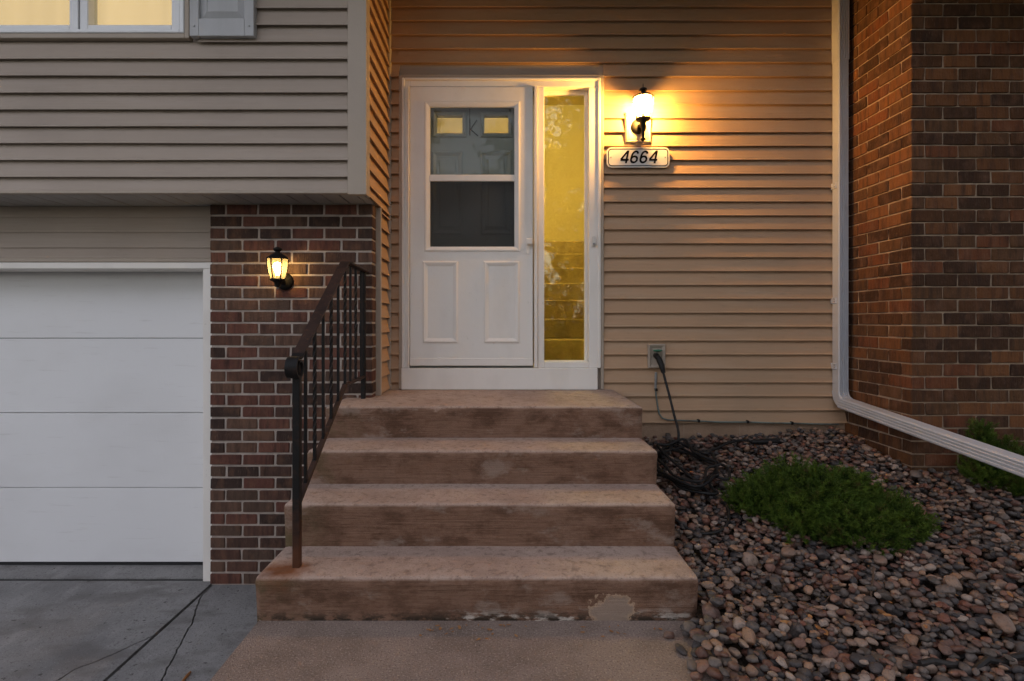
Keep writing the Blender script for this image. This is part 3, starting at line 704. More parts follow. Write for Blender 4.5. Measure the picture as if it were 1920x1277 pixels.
def ribbon(path, hw, th):           # swept flat strip, rounded top
    mb = MB(); vs = []; sec = [(-hw, -th), (hw, -th), (hw, th * .2), (hw * .6, th), (-hw * .6, th), (-hw, th * .2)]
    pts = [Vector(p) for p in path]
    for i, p in enumerate(pts):
        d = (pts[min(i + 1, len(pts) - 1)] - pts[max(i - 1, 0)]).normalized(); n_ = Vector((1, 0, 0)).cross(d).normalized()
        for (u, v) in sec: vs.append(p + Vector((u, 0, 0)) + n_ * v)
    m = len(sec); fs = [(i * m + k, i * m + (k + 1) % m, (i + 1) * m + (k + 1) % m, (i + 1) * m + k) for i in range(len(pts) - 1) for k in range(m)]
    fs += [tuple(range(m)), tuple((len(pts) - 1) * m + k for k in range(m))]
    return mb.add(vs, fs)
path = [(RX, y2 + .03, zt2)] + [(RX, y, ztop(y)) for y in (3.3, 3.1)] + [(RX, yk + .02, ztk), (RX, yk, ztk - .006)] + [(RX, y, ztop(y)) for y in (2.9, 2.7, 2.5)]
ribbon(path + [(RX, y1 + .02, ztop(y1 + .02))], .026, .008).build('top_rail', 'iron_brown', rail, smooth=True)
r0 = .047; cy, cz = y1 - .026, ztop(y1) - r0 + .004
scp = [(RX, y1 + .035, ztop(y1 + .035) + .001)]
for i in range(30):
    a = rad(62 + i * 14); rr = r0 * (1 - .014 * i); scp.append((RX, cy + rr * math.cos(a), cz + rr * math.sin(a)))
ribbon(scp, .026, .006).build('scroll_end', 'iron_black', rail, smooth=True)
bot = [(RX, y1, zb1), (RX, yk, zbk), (RX, y2, zb2)]
for a, b in zip(bot[:-1], bot[1:]): bar(a, b, .013, .008).build('bottom_rail', 'iron_brown', rail, bevel=.002)
for i, px in enumerate((573, 590, 606, 621, 634, 647, 657, 667, 677)):
    y = -RX * 1000 / (942 - px); a, b = zbot(y), ztop(y) - .006
    if i % 2 == 0:
        MB().box(RX - .0065, RX + .0065, y - .0065, y + .0065, a, b).build('baluster', 'iron_black', rail, bevel=.001)
    else:                            # twisted square bar
        n = 60; vs = []; fs = []
        for k in range(n + 1):
            t = k / n; z = a + (b - a) * t; ang = rad(45) + (0 if t < .12 or t > .88 else 0) + max(0, min(1, (t - .12) / .76)) * math.pi * 5
            for q in range(4): vs.append((RX + .0098 * math.cos(ang + q * math.pi / 2), y + .0098 * math.sin(ang + q * math.pi / 2), z))
        fs = [(k * 4 + q, k * 4 + (q + 1) % 4, k * 4 + 4 + (q + 1) % 4, k * 4 + 4 + q) for k in range(n) for q in range(4)] + [(0, 1, 2, 3), (n * 4 + 3, n * 4 + 2, n * 4 + 1, n * 4)]
        MB().add(vs, fs).build('twisted_baluster', 'iron_black', rail)

# ------------------------------------------------------------------ wall lanterns
def lantern(bx, bz, ywall, s, tail, bulb, label, block):
    L = thing('wall_lantern', (bx, ywall, bz), label, 'wall lamp', 'lit wall lanterns')
    yb = ywall
    if block:                        # tan vinyl mounting block
        hw, z0, z1 = .094, bz - .117, bz + .105
        MB().mould(bx - hw, bx + hw, z0, z1, .028, ywall - .030, ywall + .004, .008).build('mounting_block', 'siding_trim', L)
        B(bx - hw + .024, bx + hw - .024, ywall - .024, ywall + .002, z0 + .024, z1 - .024).build('block_plate', 'siding_trim', L); yb = ywall - .024
    MB().lathe((bx, yb, bz), [(.001, .026), (.03, .025), (.05, .016), (.056, .006), (.056, -.003)], 28, 'y').build('backplate', 'lantern_black', L, smooth=True)
    gx, gy = bx, yb - .115 * s
    zc = bz + .004                   # base of the glass
    MB().tube([(bx, yb - .018, bz - .005), (bx, yb - .06, bz - .012), (gx, gy, bz - .012)], .013, 10).build('arm', 'lantern_black', L, smooth=True)
    MB().lathe((gx, gy, zc), [(.001, -.05), (.014, -.046), (.02, -.03), (.022, -.02), (.03, -.012), (.046 * s, -.004), (.047 * s, .004), (.04 * s, .006), (.001, .006)], 24).build('cup', 'lantern_black', L, smooth=True)
    prof = [(.043, .0), (.049, .02), (.0545, .045), (.059, .075), (.0615, .10), (.0625, .125)]
    n = 6
    for k in range(n):
        a0 = 2 * math.pi * k / n + .26; a1 = a0 + 2 * math.pi / n
        MB().lathe((gx, gy, zc + .005), [(r * s * .985, h * s) for r, h in prof], 4, 'z', a0 + .03, a1 - .03).build('glass_pane', 'glass_lamp', L, smooth='all')
        MB().tube([(gx + r * s * math.cos(a0), gy + r * s * math.sin(a0), zc + .005 + h * s) for r, h in prof], .0046, 6).build('rib', 'lantern_black', L, smooth=True)
    zt = zc + .005 + .125 * s; BU = zt - zc - .136
    cap = MB().lathe((gx, gy, zt), [(.060 * s, -.002), (.067 * s, -.003), (.069 * s, .003), (.060 * s, .010), (.044 * s, .022), (.026 * s, .034), (.016, .040), (.014, .046), (.02, .050), (.027, .057), (.026, .066), (.016, .072), (.006, .076), (.001, .077)], 28)
    cap.build('cap', 'lantern_black', L, smooth=True)
    if tail:
        MB().tube([(gx, gy, zt + .07), (gx, gy, zt + .103)], [.004, .002], 8).build('finial', 'lantern_black', L, smooth=True)
        MB().tube([(gx, gy, zc - .04), (gx, gy, zc - .075), (gx, gy, zc - .13), (gx, gy, zc - .140)], [.02, .012, .009, .016], 12).build('tail', 'lantern_black', L, smooth=True)
        MB().lathe((gx, gy, zc - .153), [(.001, -.004), (.008, 0), (.02, .010), (.016, .018), (.006, .02)], 16).build('tail_knob', 'lantern_black', L, smooth=True)
    else:
        MB().lathe((gx, gy, zc - .058), [(.001, -.006), (.007, 0), (.009, .006), (.006, .012)], 12).build('bottom_knob', 'metal_grey', L, smooth=True)
    MB().tube([(gx, gy, zc), (gx, gy, zc + .034 + BU)], .011, 12).build('socket', 'lantern_black' if not tail else 'sign_white', L, smooth=True)
    MB().lathe((gx, gy, zc + .034 + BU), [(.011, 0), (.013, .012), (.022, .032), (.027, .05), (.025, .066), (.015, .078), (.001, .082)], 20).build('bulb', bulb, L, smooth='all')
    return L
lantern(X_(1194.5, YW), Z_(241, YW), YW - .013, 1.14, True, 'bulb_bright', 'bright black lantern glowing above the house number plate', True)
lantern(X_(534.5, YP), Z_(528, YP), YP - .001, 1.0, False, 'bulb_dim', 'small black lantern on the dark brick pier beside the garage', False)

# ------------------------------------------------------------------ house number plate
YN = YW - .038
np_ = thing('number_plate', (X_(1195, YN), YN, Z_(296, YN)), 'white rounded house number plate reading 4664 in black italics', 'sign')
def rrect(x0, x1, z0, z1, r, n=8):
    out = []
    for (cx, cz, a) in ((x1 - r, z1 - r, 0), (x0 + r, z1 - r, 90), (x0 + r, z0 + r, 180), (x1 - r, z0 + r, 270)):
        for k in range(n + 1): t = rad(a + 90 * k / n); out.append((cx + r * math.cos(t), cz + r * math.sin(t)))
    return out
nx0, nx1, nz0, nz1 = X_(1137.5, YN), X_(1254.5, YN), Z_(314.5, YN), Z_(277, YN)
def plate(poly, ya, yb): 
    n = len(poly); return MB().add([(a, ya, b) for a, b in poly] + [(a, yb, b) for a, b in poly], [tuple(range(n)), tuple(range(n, 2 * n))[::-1]] + [(k, (k + 1) % n, (k + 1) % n + n, k + n) for k in range(n)])
plate(rrect(nx0, nx1, nz0, nz1, .034), YN - .008, YN + .006).build('plate', 'sign_white', np_)
pa, pb = rrect(nx0 + .009, nx1 - .009, nz0 + .009, nz1 - .009, .027), rrect(nx0 + .0150, nx1 - .0150, nz0 + .0150, nz1 - .0150, .021)
n = len(pa)
MB().add([(a, YN - .0095, b) for a, b in pa] + [(a, YN - .0095, b) for a, b in pb] + [(a, YN - .007, b) for a, b in pa] + [(a, YN - .007, b) for a, b in pb],
         [(k, (k + 1) % n, (k + 1) % n + n, k + n) for k in range(n)] + [(k, (k + 1) % n, (k + 1) % n + 2 * n, k + 2 * n) for k in range(n)] + [(k + n, (k + 1) % n + n, (k + 1) % n + 3 * n, k + 3 * n) for k in range(n)]).build('border', 'sign_black', np_)
for x in (nx0 + .03, nx1 - .03):
    MB().lathe((x, YN - .008, (nz0 + nz1) / 2), [(.001, .003), (.005, .002), (.006, -.001)], 10, 'y').build('screw', 'metal_grey', np_)
def strokes(lines, w_):            # flat strokes with mitred joints -> list of quads in the (x, z) plane
    out = []
    for pts in lines:
        L2 = []; R2 = []
        for i, p in enumerate(pts):
            a = pts[max(i - 1, 0)]; b = pts[min(i + 1, len(pts) - 1)]; d = Vector((b[0] - a[0], b[1] - a[1])).normalized(); nn = Vector((-d.y, d.x)) * w_ / 2
            L2.append((p[0] + nn.x, p[1] + nn.y)); R2.append((p[0] - nn.x, p[1] - nn.y))
        out += [(L2[i], L2[i + 1], R2[i + 1], R2[i]) for i in range(len(pts) - 1)]
    return out
SW = .155
six = [[(.30 + .235 * math.cos(rad(a)), .30 + .235 * math.sin(rad(a))) for a in range(0, 361, 12)],
       [(.065, .30), (.063, .42), (.072, .56), (.10, .70), (.15, .81), (.22, .885), (.31, .925), (.40, .915), (.47, .87), (.505, .80), (.515, .745)]]
four = [[(.475, 0), (.475, 1.0)], [(.43, .945), (.03, .29)], [(.0, .265), (.64, .265)]]
for ch, px in zip('4664', (1170.5, 1188.5, 1206.0, 1224.0)):
    h = Z_(283, YN) - Z_(306.8, YN); bx_, bz_ = X_(px, YN) - .37 * h, Z_(306.8, YN); g = MB()
    for li, ln_ in enumerate(four if ch == '4' else six):
        for q in strokes([ln_], SW):
            y_ = YN - .0094 - .0003 * li; c3 = [(bx_ + (a + .20 * b) * h, y_, bz_ + b * h) for a, b in q]
            g.add(c3, [(0, 1, 2, 3)])
    g.build('digit', 'sign_black', np_)
# doorbell and hanging letter
db = thing('doorbell', (X_(1113, YF), YF, Z_(453, YF)), 'small white doorbell button on the sidelight frame', 'doorbell')
MB().box(X_(1109.5, YF), X_(1116.5, YF), YF - .024, YF - .0005, Z_(462, YF), Z_(444, YF)).build('case', 'sign_white', db, bevel=.004, seg=2)
MB().lathe((X_(1113, YF), YF - .024, Z_(458, YF)), [(.001, .005), (.006, .004), (.008, 0)], 12, 'y').build('button', 'metal_grey', db)
kd = thing('hanging_letter', (X_(886, EY), EY - .01, Z_(240, EY)), 'thin dark letter K hanging on the entry door behind the glass', 'letter')
kx, kz = X_(881, EY), Z_(255, EY)
MB().tube([(kx, EY - .012, kz), (kx, EY - .012, kz + .125)], .004, 6).build('letter_stem', 'iron_brown', kd)
MB().tube([(kx + .052, EY - .012, kz + .115), (kx + .006, EY - .012, kz + .045), (kx + .062, EY - .012, kz - .004)], .004, 6).build('letter_arm', 'iron_brown', kd)
MB().tube([(X_(881, EY), EY - .012, Z_(223, EY)), (X_(881, EY), EY - .014, Z_(198, EY))], .002, 6).build('cord', 'iron_brown', kd)

# ------------------------------------------------------------------ downspout
ds = thing('downspout', (2.45, 3.85, .6), 'white ribbed metal downspout running down the corner and out over the stones', 'downspout')
DXa, DXb, DYa, DYb = 2.405, 2.487, 3.815, 3.902
def ribbed(w, h, ribs_top, ribs_side):
    """cross-section (u across, v outward): ribs on the outer face and on the left face"""
    p = []; c = .007
    p += [(-w / 2, h - c), (-w / 2 + c, h)] if True else []
    if ribs_top:
        n = 4; a0, a1 = -w / 2 + .014, w / 2 - .014; g = (a1 - a0) / (n * 2 - 1)
        for k in range(n):
            a = a0 + 2 * g * k; p += [(a - .002, h), (a, h - .009), (a + g, h - .009), (a + g + .002, h)]
    p += [(w / 2 - c, h), (w / 2, h - c), (w / 2, c), (w / 2 - c, 0), (-w / 2 + c, 0), (-w / 2, c)]
    if ribs_side:
        n = 3; a0, a1 = .018, h - .012; g = (a1 - a0) / (n * 2 - 1)
        for k in range(n):
            a = a0 + 2 * g * k; p += [(-w / 2, a - .002), (-w / 2 + .005, a), (-w / 2 + .005, a + g), (-w / 2, a + g + .002)]
    return p
def sweep(path, sec, mb=None):      # path in the Y-Z plane; v is outward (front / top)
    pts = [Vector(p) for p in path]; vs = []; m = len(sec(0) if callable(sec) else sec)
    for i, p in enumerate(pts):
        d = (pts[min(i + 1, len(pts) - 1)] - pts[max(i - 1, 0)]).normalized(); n_ = Vector((0, d.z, -d.y))
        for (u, v) in (sec(i) if callable(sec) else sec): vs.append(p + Vector((u, 0, 0)) + n_ * v)
    fs = [(i * m + k, i * m + (k + 1) % m, (i + 1) * m + (k + 1) % m, (i + 1) * m + k) for i in range(len(pts) - 1) for k in range(m)]
    return (mb or MB()).add(vs, fs + [tuple(range(m)), tuple((len(pts) - 1) * m + k for k in range(m))])
xm = (DXa + DXb) / 2; wv, dv = DXb - DXa, DYb - DYa
ze = Z_(735, DYa)                    # where the elbow starts
z_j = Z_(110, DYa)
# going down: d.z=-1 -> n_=(0,-1,0): outward towards the camera
sweep([(xm, DYb, ZT - .02), (xm, DYb, z_j)], ribbed(wv, dv, True, False)).build('upper_pipe', 'spout_paint', ds)
sweep([(xm, DYb - .003, z_j + .04), (xm, DYb - .003, ze)], ribbed(wv - .007, dv - .007, True, False)).build('lower_pipe', 'spout_paint', ds)
rE = .035; ang = rad(82); ep = []; nE = 22
for i in range(nE + 1):
    a = ang * i / nE; ep.append((xm, DYb - (rE + dv) * (1 - math.cos(a)), ze - (rE + dv) * math.sin(a)))
def esec(i):
    g = .0025 * (1 if i % 2 else -1); s0 = ribbed(wv - .002, dv - .002, True, False)
    return [(u * (1 + g * 6) if v < dv * .6 or True else u, v) for u, v in s0]
sweep(ep, esec).build('elbow', 'spout_paint', ds)
e = Vector(ep[-1]); dirv = Vector((0, -math.sin(ang), -math.cos(ang)))
dE = Vector((0, -1, -.078)).normalized()
st0 = e + Vector((0, .03, .006)); L_ = 2.4
sweep([st0, st0 + dE * L_], ribbed(wv + .006, dv * .86, False, True)).build('extension_pipe', 'spout_paint', ds)
for zz, yy in ((Z_(345, DYa), 0), (Z_(688, DYa), 0), (Z_(563, DYa), 0)):
    MB().box(DXa - .0035, DXb + .0035, DYa + .03, DYb + .004, zz - .022, zz + .022).build('strap', 'spout_paint', ds, bevel=.003)
    for q in (-.008, .010): MB().lathe((DXa - .003, DYa + .045, zz + q), [(.001, .003), (.003, .003), (.004, 0)], 8, 'y').build('screw', 'iron_brown', ds)

# ------------------------------------------------------------------ hose tap, cable
tp = thing('hose_tap', (X_(1231, YW), YW, Z_(668, YW)), 'outdoor tap with green wheel handle in a tan wall box', 'tap')
ax0, ax1, az0, az1 = X_(1214, YW - .02), X_(1246, YW - .02), Z_(690, YW - .02), Z_(645, YW - .02)
MB().mould(ax0, ax1, az0, az1, .024, YW - .048, YW + .002, .006).build('wall_box', 'siding_trim', tp)
B(ax0 + .02, ax1 - .02, YW - .031, YW, az0 + .02, az1 - .02).build('box_back', 'siding_trim', tp)
vx, vz = X_(1231, YW - .05), Z_(668, YW - .05)
MB().tube([(vx - .004, YW - .030, vz + .006), (vx - .004, YW - .06, vz + .004), (vx + .006, YW - .085, vz - .015), (vx + .014, YW - .09, vz - .032)], [.017, .019, .019, .017], 12).build('valve_body', 'iron_black', tp, smooth=True)
MB().tube([(vx - .002, YW - .05, vz + .01), (vx + .004, YW - .062, vz + .038)], .006, 8).build('stem', 'metal_grey', tp)
hm = MB(); hc = Vector((vx + .005, YW - .064, vz + .04))
hm.lathe(hc, [(.008, -.006), (.020, -.006), (.030, -.002), (.033, .003), (.030, .008), (.018, .006), (.008, .01), (.001, .01)], 18)
ho = hm.build('wheel_handle', 'valve_green', tp, smooth=True)
cb = thing('cable', (X_(1400, YW), YW - .02, .53), 'thin grey-green cable clipped along the base of the siding', 'cable')
cy_ = YW - .037
cp_ = [at(1230, 700, cy_), at(1229, 722, cy_), at(1230, 740, cy_), at(1233, 762, cy_), at(1236, 776, cy_), at(1242, 784, cy_), at(1252, 787.5, cy_), at(1280, 788.5, cy_), at(1310, 789.5, cy_), at(1350, 791.5, cy_), at(1402, 791.5, cy_), at(1450, 793, cy_), at(1485, 793.5, cy_), at(1540, 795, cy_), at(1572, 795.5, cy_)]
MB().tube(cp_[1:], .0062, 8).build('wire', 'cable_green', cb, smooth=True)
MB().tube([at(1230, 698, cy_), at(1229.2, 728, cy_)], .0095, 8).build('sleeve', 'metal_grey', cb, smooth=True)
for px, py in ((1310, 789.5), (1402, 791.5), (1485, 793.5), (1230.5, 731)):
    p = at(px, py, cy_); MB().box(p.x - .008, p.x + .008, cy_ - .011, YW - .008, p.z - .009, p.z + .012).build('clip', 'iron_black', cb, bevel=.002)

# ------------------------------------------------------------------ stone bed
def T(x, y):      # height of the stone surface
    b = max(0, y - 2.0)
    return .03 + .2 * b + .045 * max(0, min(x - .85, 1.8)) + .012 * mnoise.noise(Vector((x * 2.1, y * 2.1, 0))) + (-.02 if y < 2 else 0)
bed = MB(); nx, ny = 60, 60; X0, X1_, Y0, Y1_ = .815, 5.2, -1.0, 3.93
vs = [(X0 + (X1_ - X0) * i / nx, Y0 + (Y1_ - Y0) * j / ny, 0) for j in range(ny + 1) for i in range(nx + 1)]
vs = [(a, b, T(a, b) - .055) for a, b, c in vs]
bed.add(vs, [(j * (nx + 1) + i, j * (nx + 1) + i + 1, (j + 1) * (nx + 1) + i + 1, (j + 1) * (nx + 1) + i) for j in range(ny) for i in range(nx)])
ring = [(X0, Y0, -.6), (X1_, Y0, -.6), (X1_, Y1_, -.6), (X0, Y1_, -.6)]
bedo = setting('stone_bed', bed, 'soil')
for p in bedo.data.polygons: p.use_smooth = True
def rock_proto(seed, sub):
    bm = bmesh.new(); bmesh.ops.create_icosphere(bm, subdivisions=sub, radius=1.0); rr = random.Random(seed); off = Vector((rr.random() * 50, rr.random() * 50, rr.random() * 50))
    pl = [(Vector((rr.gauss(0, 1), rr.gauss(0, 1), rr.gauss(0, 1))).normalized(), rr.uniform(.55, .86)) for _ in range(10)]
    for v in bm.verts:
        d = v.co.normalized(); r = 1 + .16 * mnoise.noise(d * 1.1 + off)
        p = d * r
        for (nn, dd) in pl:                # worn flats
            k = p.dot(nn) - dd
            if k > 0: p -= nn * k * .8
        v.co = p
    bm.verts.ensure_lookup_table(); V = np.array([v.co[:] for v in bm.verts]); Fc = np.array([[v.index for v in f.verts] for f in bm.faces]); bm.free(); return V, Fc
NV = 12
PL = [rock_proto(i, 2) for i in range(NV)]; PH = [rock_proto(i, 3) for i in range(NV)]
PM = []
for V, Fc in PH:
    me = bpy.data.meshes.new('stone'); me.from_pydata(V.tolist(), [], Fc.tolist()); me.materials.append(MATS['stone_single'])
    for p in me.polygons: p.use_smooth = True
    PM.append(me)
rng = np.random.default_rng(3)
G = .006; gx0, gy0 = .55, 1.25; GW, GH = int(3.3 / G), int(2.75 / G)
gxs = gx0 + G * np.arange(GW); gys = gy0 + G * np.arange(GH)
hm_ = np.array([[T(a, b) - .055 for a in gxs[::10]] for b in gys[::10]]); hm_ = np.kron(hm_, np.ones((10, 10)))[:GH, :GW]
hm_ = np.pad(hm_, ((0, GH - hm_.shape[0]), (0, GW - hm_.shape[1])), 'edge')
wm = (gxs < .822); hm_[np.ix_(np.where(gys < 2.24)[0], np.where(wm)[0])] = 0.0
rocks = []
def drop(x, y, a, b, c, yaw, cap=None):
    # ellipsoid half-axes a, b (plan), c (height): rest it on the height map
    r = max(a, b); i0, i1 = int((x - r - gx0) / G), int((x + r - gx0) / G) + 1; j0, j1 = int((y - r - gy0) / G), int((y + r - gy0) / G) + 1
    if i0 < 0 or j0 < 0 or i1 >= GW or j1 >= GH: return None
    xx, yy = np.meshgrid(gxs[i0:i1] - x, gys[j0:j1] - y); u = xx * math.cos(yaw) + yy * math.sin(yaw); v = -xx * math.sin(yaw) + yy * math.cos(yaw)
    q = 1 - (u / a) ** 2 - (v / b) ** 2; ins = q > 0; 
    if not ins.any(): return None
    hh = c * np.sqrt(np.clip(q, 0, 1)); sub = hm_[j0:j1, i0:i1]
    t = (sub + hh)[ins]; z = np.percentile(t, 82)
    if cap is not None and z + c > cap: return None
    sub[ins] = np.maximum(sub[ins], (z + hh)[ins]); return z
xs_lim = lambda y: .98 * y + .42
def inside(x, y):
    if y > YW - .03: return False
    if x > XR - .02 and y > YR - .02: return False
    if y > 2.2 and x < .845: return False
    return x < xs_lim(y)
cnt = 0
# sizes from coarse to fine, several passes until the soil is covered
for (N, lo, hi) in ((600, .029, .043), (1250, .022, .033), (2400, .017, .026), (4000, .011, .019)):
    for _ in range(N):
        y = rng.uniform(1.3, 3.92); x = rng.uniform(.80, min(3.8, xs_lim(y)))
        if y < 2.25 and rng.random() < .5:
            pass
        if not inside(x, y): continue
        a = rng.uniform(lo, hi); b = a * rng.uniform(.65, .97); c = b * rng.uniform(.55, .92); yaw = rng.uniform(0, math.pi)
        if x - a < .845 and y > 2.2: x += a * .6
        z = drop(x, y, a, b, c, yaw, T(x, y) + .03)
        if z is not None: rocks.append((x, y, z, a, b, c, yaw))
for _ in range(14000):                    # fill the holes that still show soil
    y = rng.uniform(1.3, 3.90); x = rng.uniform(.83, min(3.8, xs_lim(y)))
    if not inside(x, y) or hm_[min(int((y - gy0) / G), GH - 1), min(int((x - gx0) / G), GW - 1)] > T(x, y) - .026: continue
    a = rng.uniform(.014, .026); b = a * rng.uniform(.62, .95); c = b * rng.uniform(.5, .85); yaw = rng.uniform(0, math.pi)
    z = drop(x, y, a, b, c, yaw, T(x, y) + .03)
    if z is not None: rocks.append((x, y, z, a, b, c, yaw))
for _ in range(70):                       # stones that have rolled onto the walk
    y = rng.uniform(1.75, 2.2); x = .835 - abs(rng.normal(0, .055)) - .02
    if y > 2.12: x = .80 - rng.uniform(0, .14)
    a = rng.uniform(.017, .032); b = a * rng.uniform(.65, .95); c = b * rng.uniform(.55, .85); yaw = rng.uniform(0, math.pi)
    if y + a > 2.222: continue
    z = drop(x, y, a, b, c, yaw, .075)
    if z is not None: rocks.append((x, y, z, a, b, c, yaw))
# a few bigger ones seen in the photograph
for (px, py, a) in ((1478, 1057, .042), (1880, 1165, .048), (1405, 1160, .036), (1550, 1098, .03), (1455, 1098, .033), (1345, 1120, .034)):
    s = F * (HC - .12) / (py - VY); x = X_(px, s); y = s; z = drop(x, y, a, a * .72, a * .55, .5 + px % 7 * .2)
    if z is not None: rocks.append((x, y, z, a, a * .72, a * .55, .5 + px % 7 * .2))
rk = np.array(rocks)
vis = []
top_h = hm_[np.clip(((rk[:, 1] - gy0) / G).astype(int), 0, GH - 1), np.clip(((rk[:, 0] - gx0) / G).astype(int), 0, GW - 1)]
size = rk[:, 3] / rk[:, 1]
inframe = (rk[:, 0] / rk[:, 1] < .97) & ((HC - rk[:, 2]) / rk[:, 1] < .665)
shown = (rk[:, 2] + rk[:, 5] > top_h - .004) & inframe
order = np.argsort(-(size * shown)); single = set(order[:300].tolist())
AV = []; AF = []; AT = []; base_i = 0
for i, (x, y, z, a, b, c, yaw) in enumerate(rocks):
    k = int(rng.integers(NV)); tx, ty = rng.normal(0, .16), rng.normal(0, .16)
    M = Matrix.Rotation(yaw, 3, 'Z') @ Matrix.Rotation(tx, 3, 'X') @ Matrix.Rotation(ty, 3, 'Y')
    if i in single:
        o = bpy.data.objects.new('stone', PM[k]); COL.objects.link(o); o.location = (x, y, z); o.scale = (a * 1.08, b * 1.08, c * 1.08); o.rotation_euler = M.to_euler(); o.parent = bedo
    else:
        V, Fc = PL[k]; A = (V * (a * 1.08, b * 1.08, c * 1.08)) @ np.array(M).T + (x, y, z)
        AV.append(A); AF.append(Fc + base_i); AT.append(np.full(len(A), rng.random())); base_i += len(A)
AV = np.concatenate(AV); AF = np.concatenate(AF); AT = np.concatenate(AT)
me = bpy.data.meshes.new('stones'); me.vertices.add(len(AV)); me.vertices.foreach_set('co', AV.ravel().astype(np.float32))
me.loops.add(len(AF) * 3); me.loops.foreach_set('vertex_index', AF.ravel().astype(np.int32)); me.polygons.add(len(AF))
me.polygons.foreach_set('loop_start', np.arange(0, len(AF) * 3, 3, dtype=np.int32)); me.polygons.foreach_set('loop_total', np.full(len(AF), 3, np.int32)); me.update(calc_edges=True)
me.polygons.foreach_set('use_smooth', np.ones(len(AF), bool)); at_ = me.attributes.new('tone', 'FLOAT', 'POINT'); at_.data.foreach_set('value', AT.astype(np.float32))
me.materials.append(MATS['stone_bed']); so_ = link('stones', me); so_.parent = bedo; so_['kind'] = 'stuff'
def surf(x, y):
    i, j = int((x - gx0) / G), int((y - gy0) / G)
    return float(hm_[min(max(j, 0), GH - 1), min(max(i, 0), GW - 1)])
print('stones', len(rocks), 'right bricks', nb)

# ------------------------------------------------------------------ garden hose
hs = thing('garden_hose', (1.15, 3.3, .3), 'tangled black garden hose heaped beside the steps and joined to the tap', 'hose')
def smooth(pts, k=6):
    pts = [Vector(p) for p in pts]; out = []
    for i in range(len(pts) - 1):
        p0, p1, p2, p3 = pts[max(i - 1, 0)], pts[i], pts[i + 1], pts[min(i + 2, len(pts) - 1)]
        for j in range(k):
            t = j / k; out.append(.5 * ((2 * p1) + (-p0 + p2) * t + (2 * p0 - 5 * p1 + 4 * p2 - p3) * t * t + (-p0 + 3 * p1 - 3 * p2 + p3) * t ** 3))
    return out + [pts[-1]]
HR = .0088
pile = []
tapend = Vector((vx + .014, YW - .09, vz - .032))
pile += [tapend, tapend + Vector((.03, -.02, -.13)), Vector((X_(1262, 3.72), 3.72, Z_(770, 3.72))), Vector((X_(1272, 3.62), 3.62, Z_(822, 3.62)))]
rh = random.Random(11); ang = 1.2; cxx, cyy = 1.13, 3.32
for k in range(46):
    ang += .55 + rh.uniform(-.18, .22); a_, b_ = rh.uniform(.12, .24), rh.uniform(.16, .33)
    x, y = cxx + a_ * math.cos(ang) + rh.uniform(-.02, .02), cyy + b_ * math.sin(ang) + rh.uniform(-.03, .03)
    x = max(x, .86); y = min(y, YW - .06)
    pile.append(Vector((x, y, T(x, y) + .02 + .0016 * k + rh.uniform(0, .02))))
fr_ = [(1.20, 3.02), (1.215, 2.9), (1.17, 2.76), (1.08, 2.70), (.98, 2.73), (.9, 2.82), (.92, 2.95)]
pile += [Vector((x, y, surf(x, y) + .012)) for x, y in fr_]
rp = smooth(pile, 7)
MB().tube(rp, HR, 8).build('hose', 'hose_rubber', hs, smooth='all')
e2 = [(1.0, 3.52), (1.12, 3.62), (1.28, 3.55), (1.42, 3.60), (1.55, 3.66), (1.66, 3.70), (1.75, 3.705)]
ep2 = smooth([Vector((x, y, max(surf(x, y), T(x, y)) + .018)) for x, y in e2], 6)
MB().tube(ep2, HR, 8).build('hose_end', 'hose_rubber', hs, smooth='all')
zq = ep2[-1].z
MB().tube([ep2[-1] - Vector((.02, 0, 0)), ep2[-1] + Vector((.03, .0, .001)), ep2[-1] + Vector((.16, .012, .004)), ep2[-1] + Vector((.20, .016, .005))], [.013, .017, .020, .017], 12).build('nozzle', 'hose_rubber', hs, smooth=True)
MB().tube([ep2[-1] + Vector((.20, .016, .005)), ep2[-1] + Vector((.222, .018, .005))], [.019, .016], 12).build('nozzle_tip', 'metal_grey', hs, smooth=True)
MB().tube([tapend + Vector((-.006, .004, .01)), tapend + Vector((.008, -.006, -.03)), tapend + Vector((.022, -.012, -.085))], [.021, .020, .014], 12).build('coupling', 'hose_rubber', hs, smooth=True)

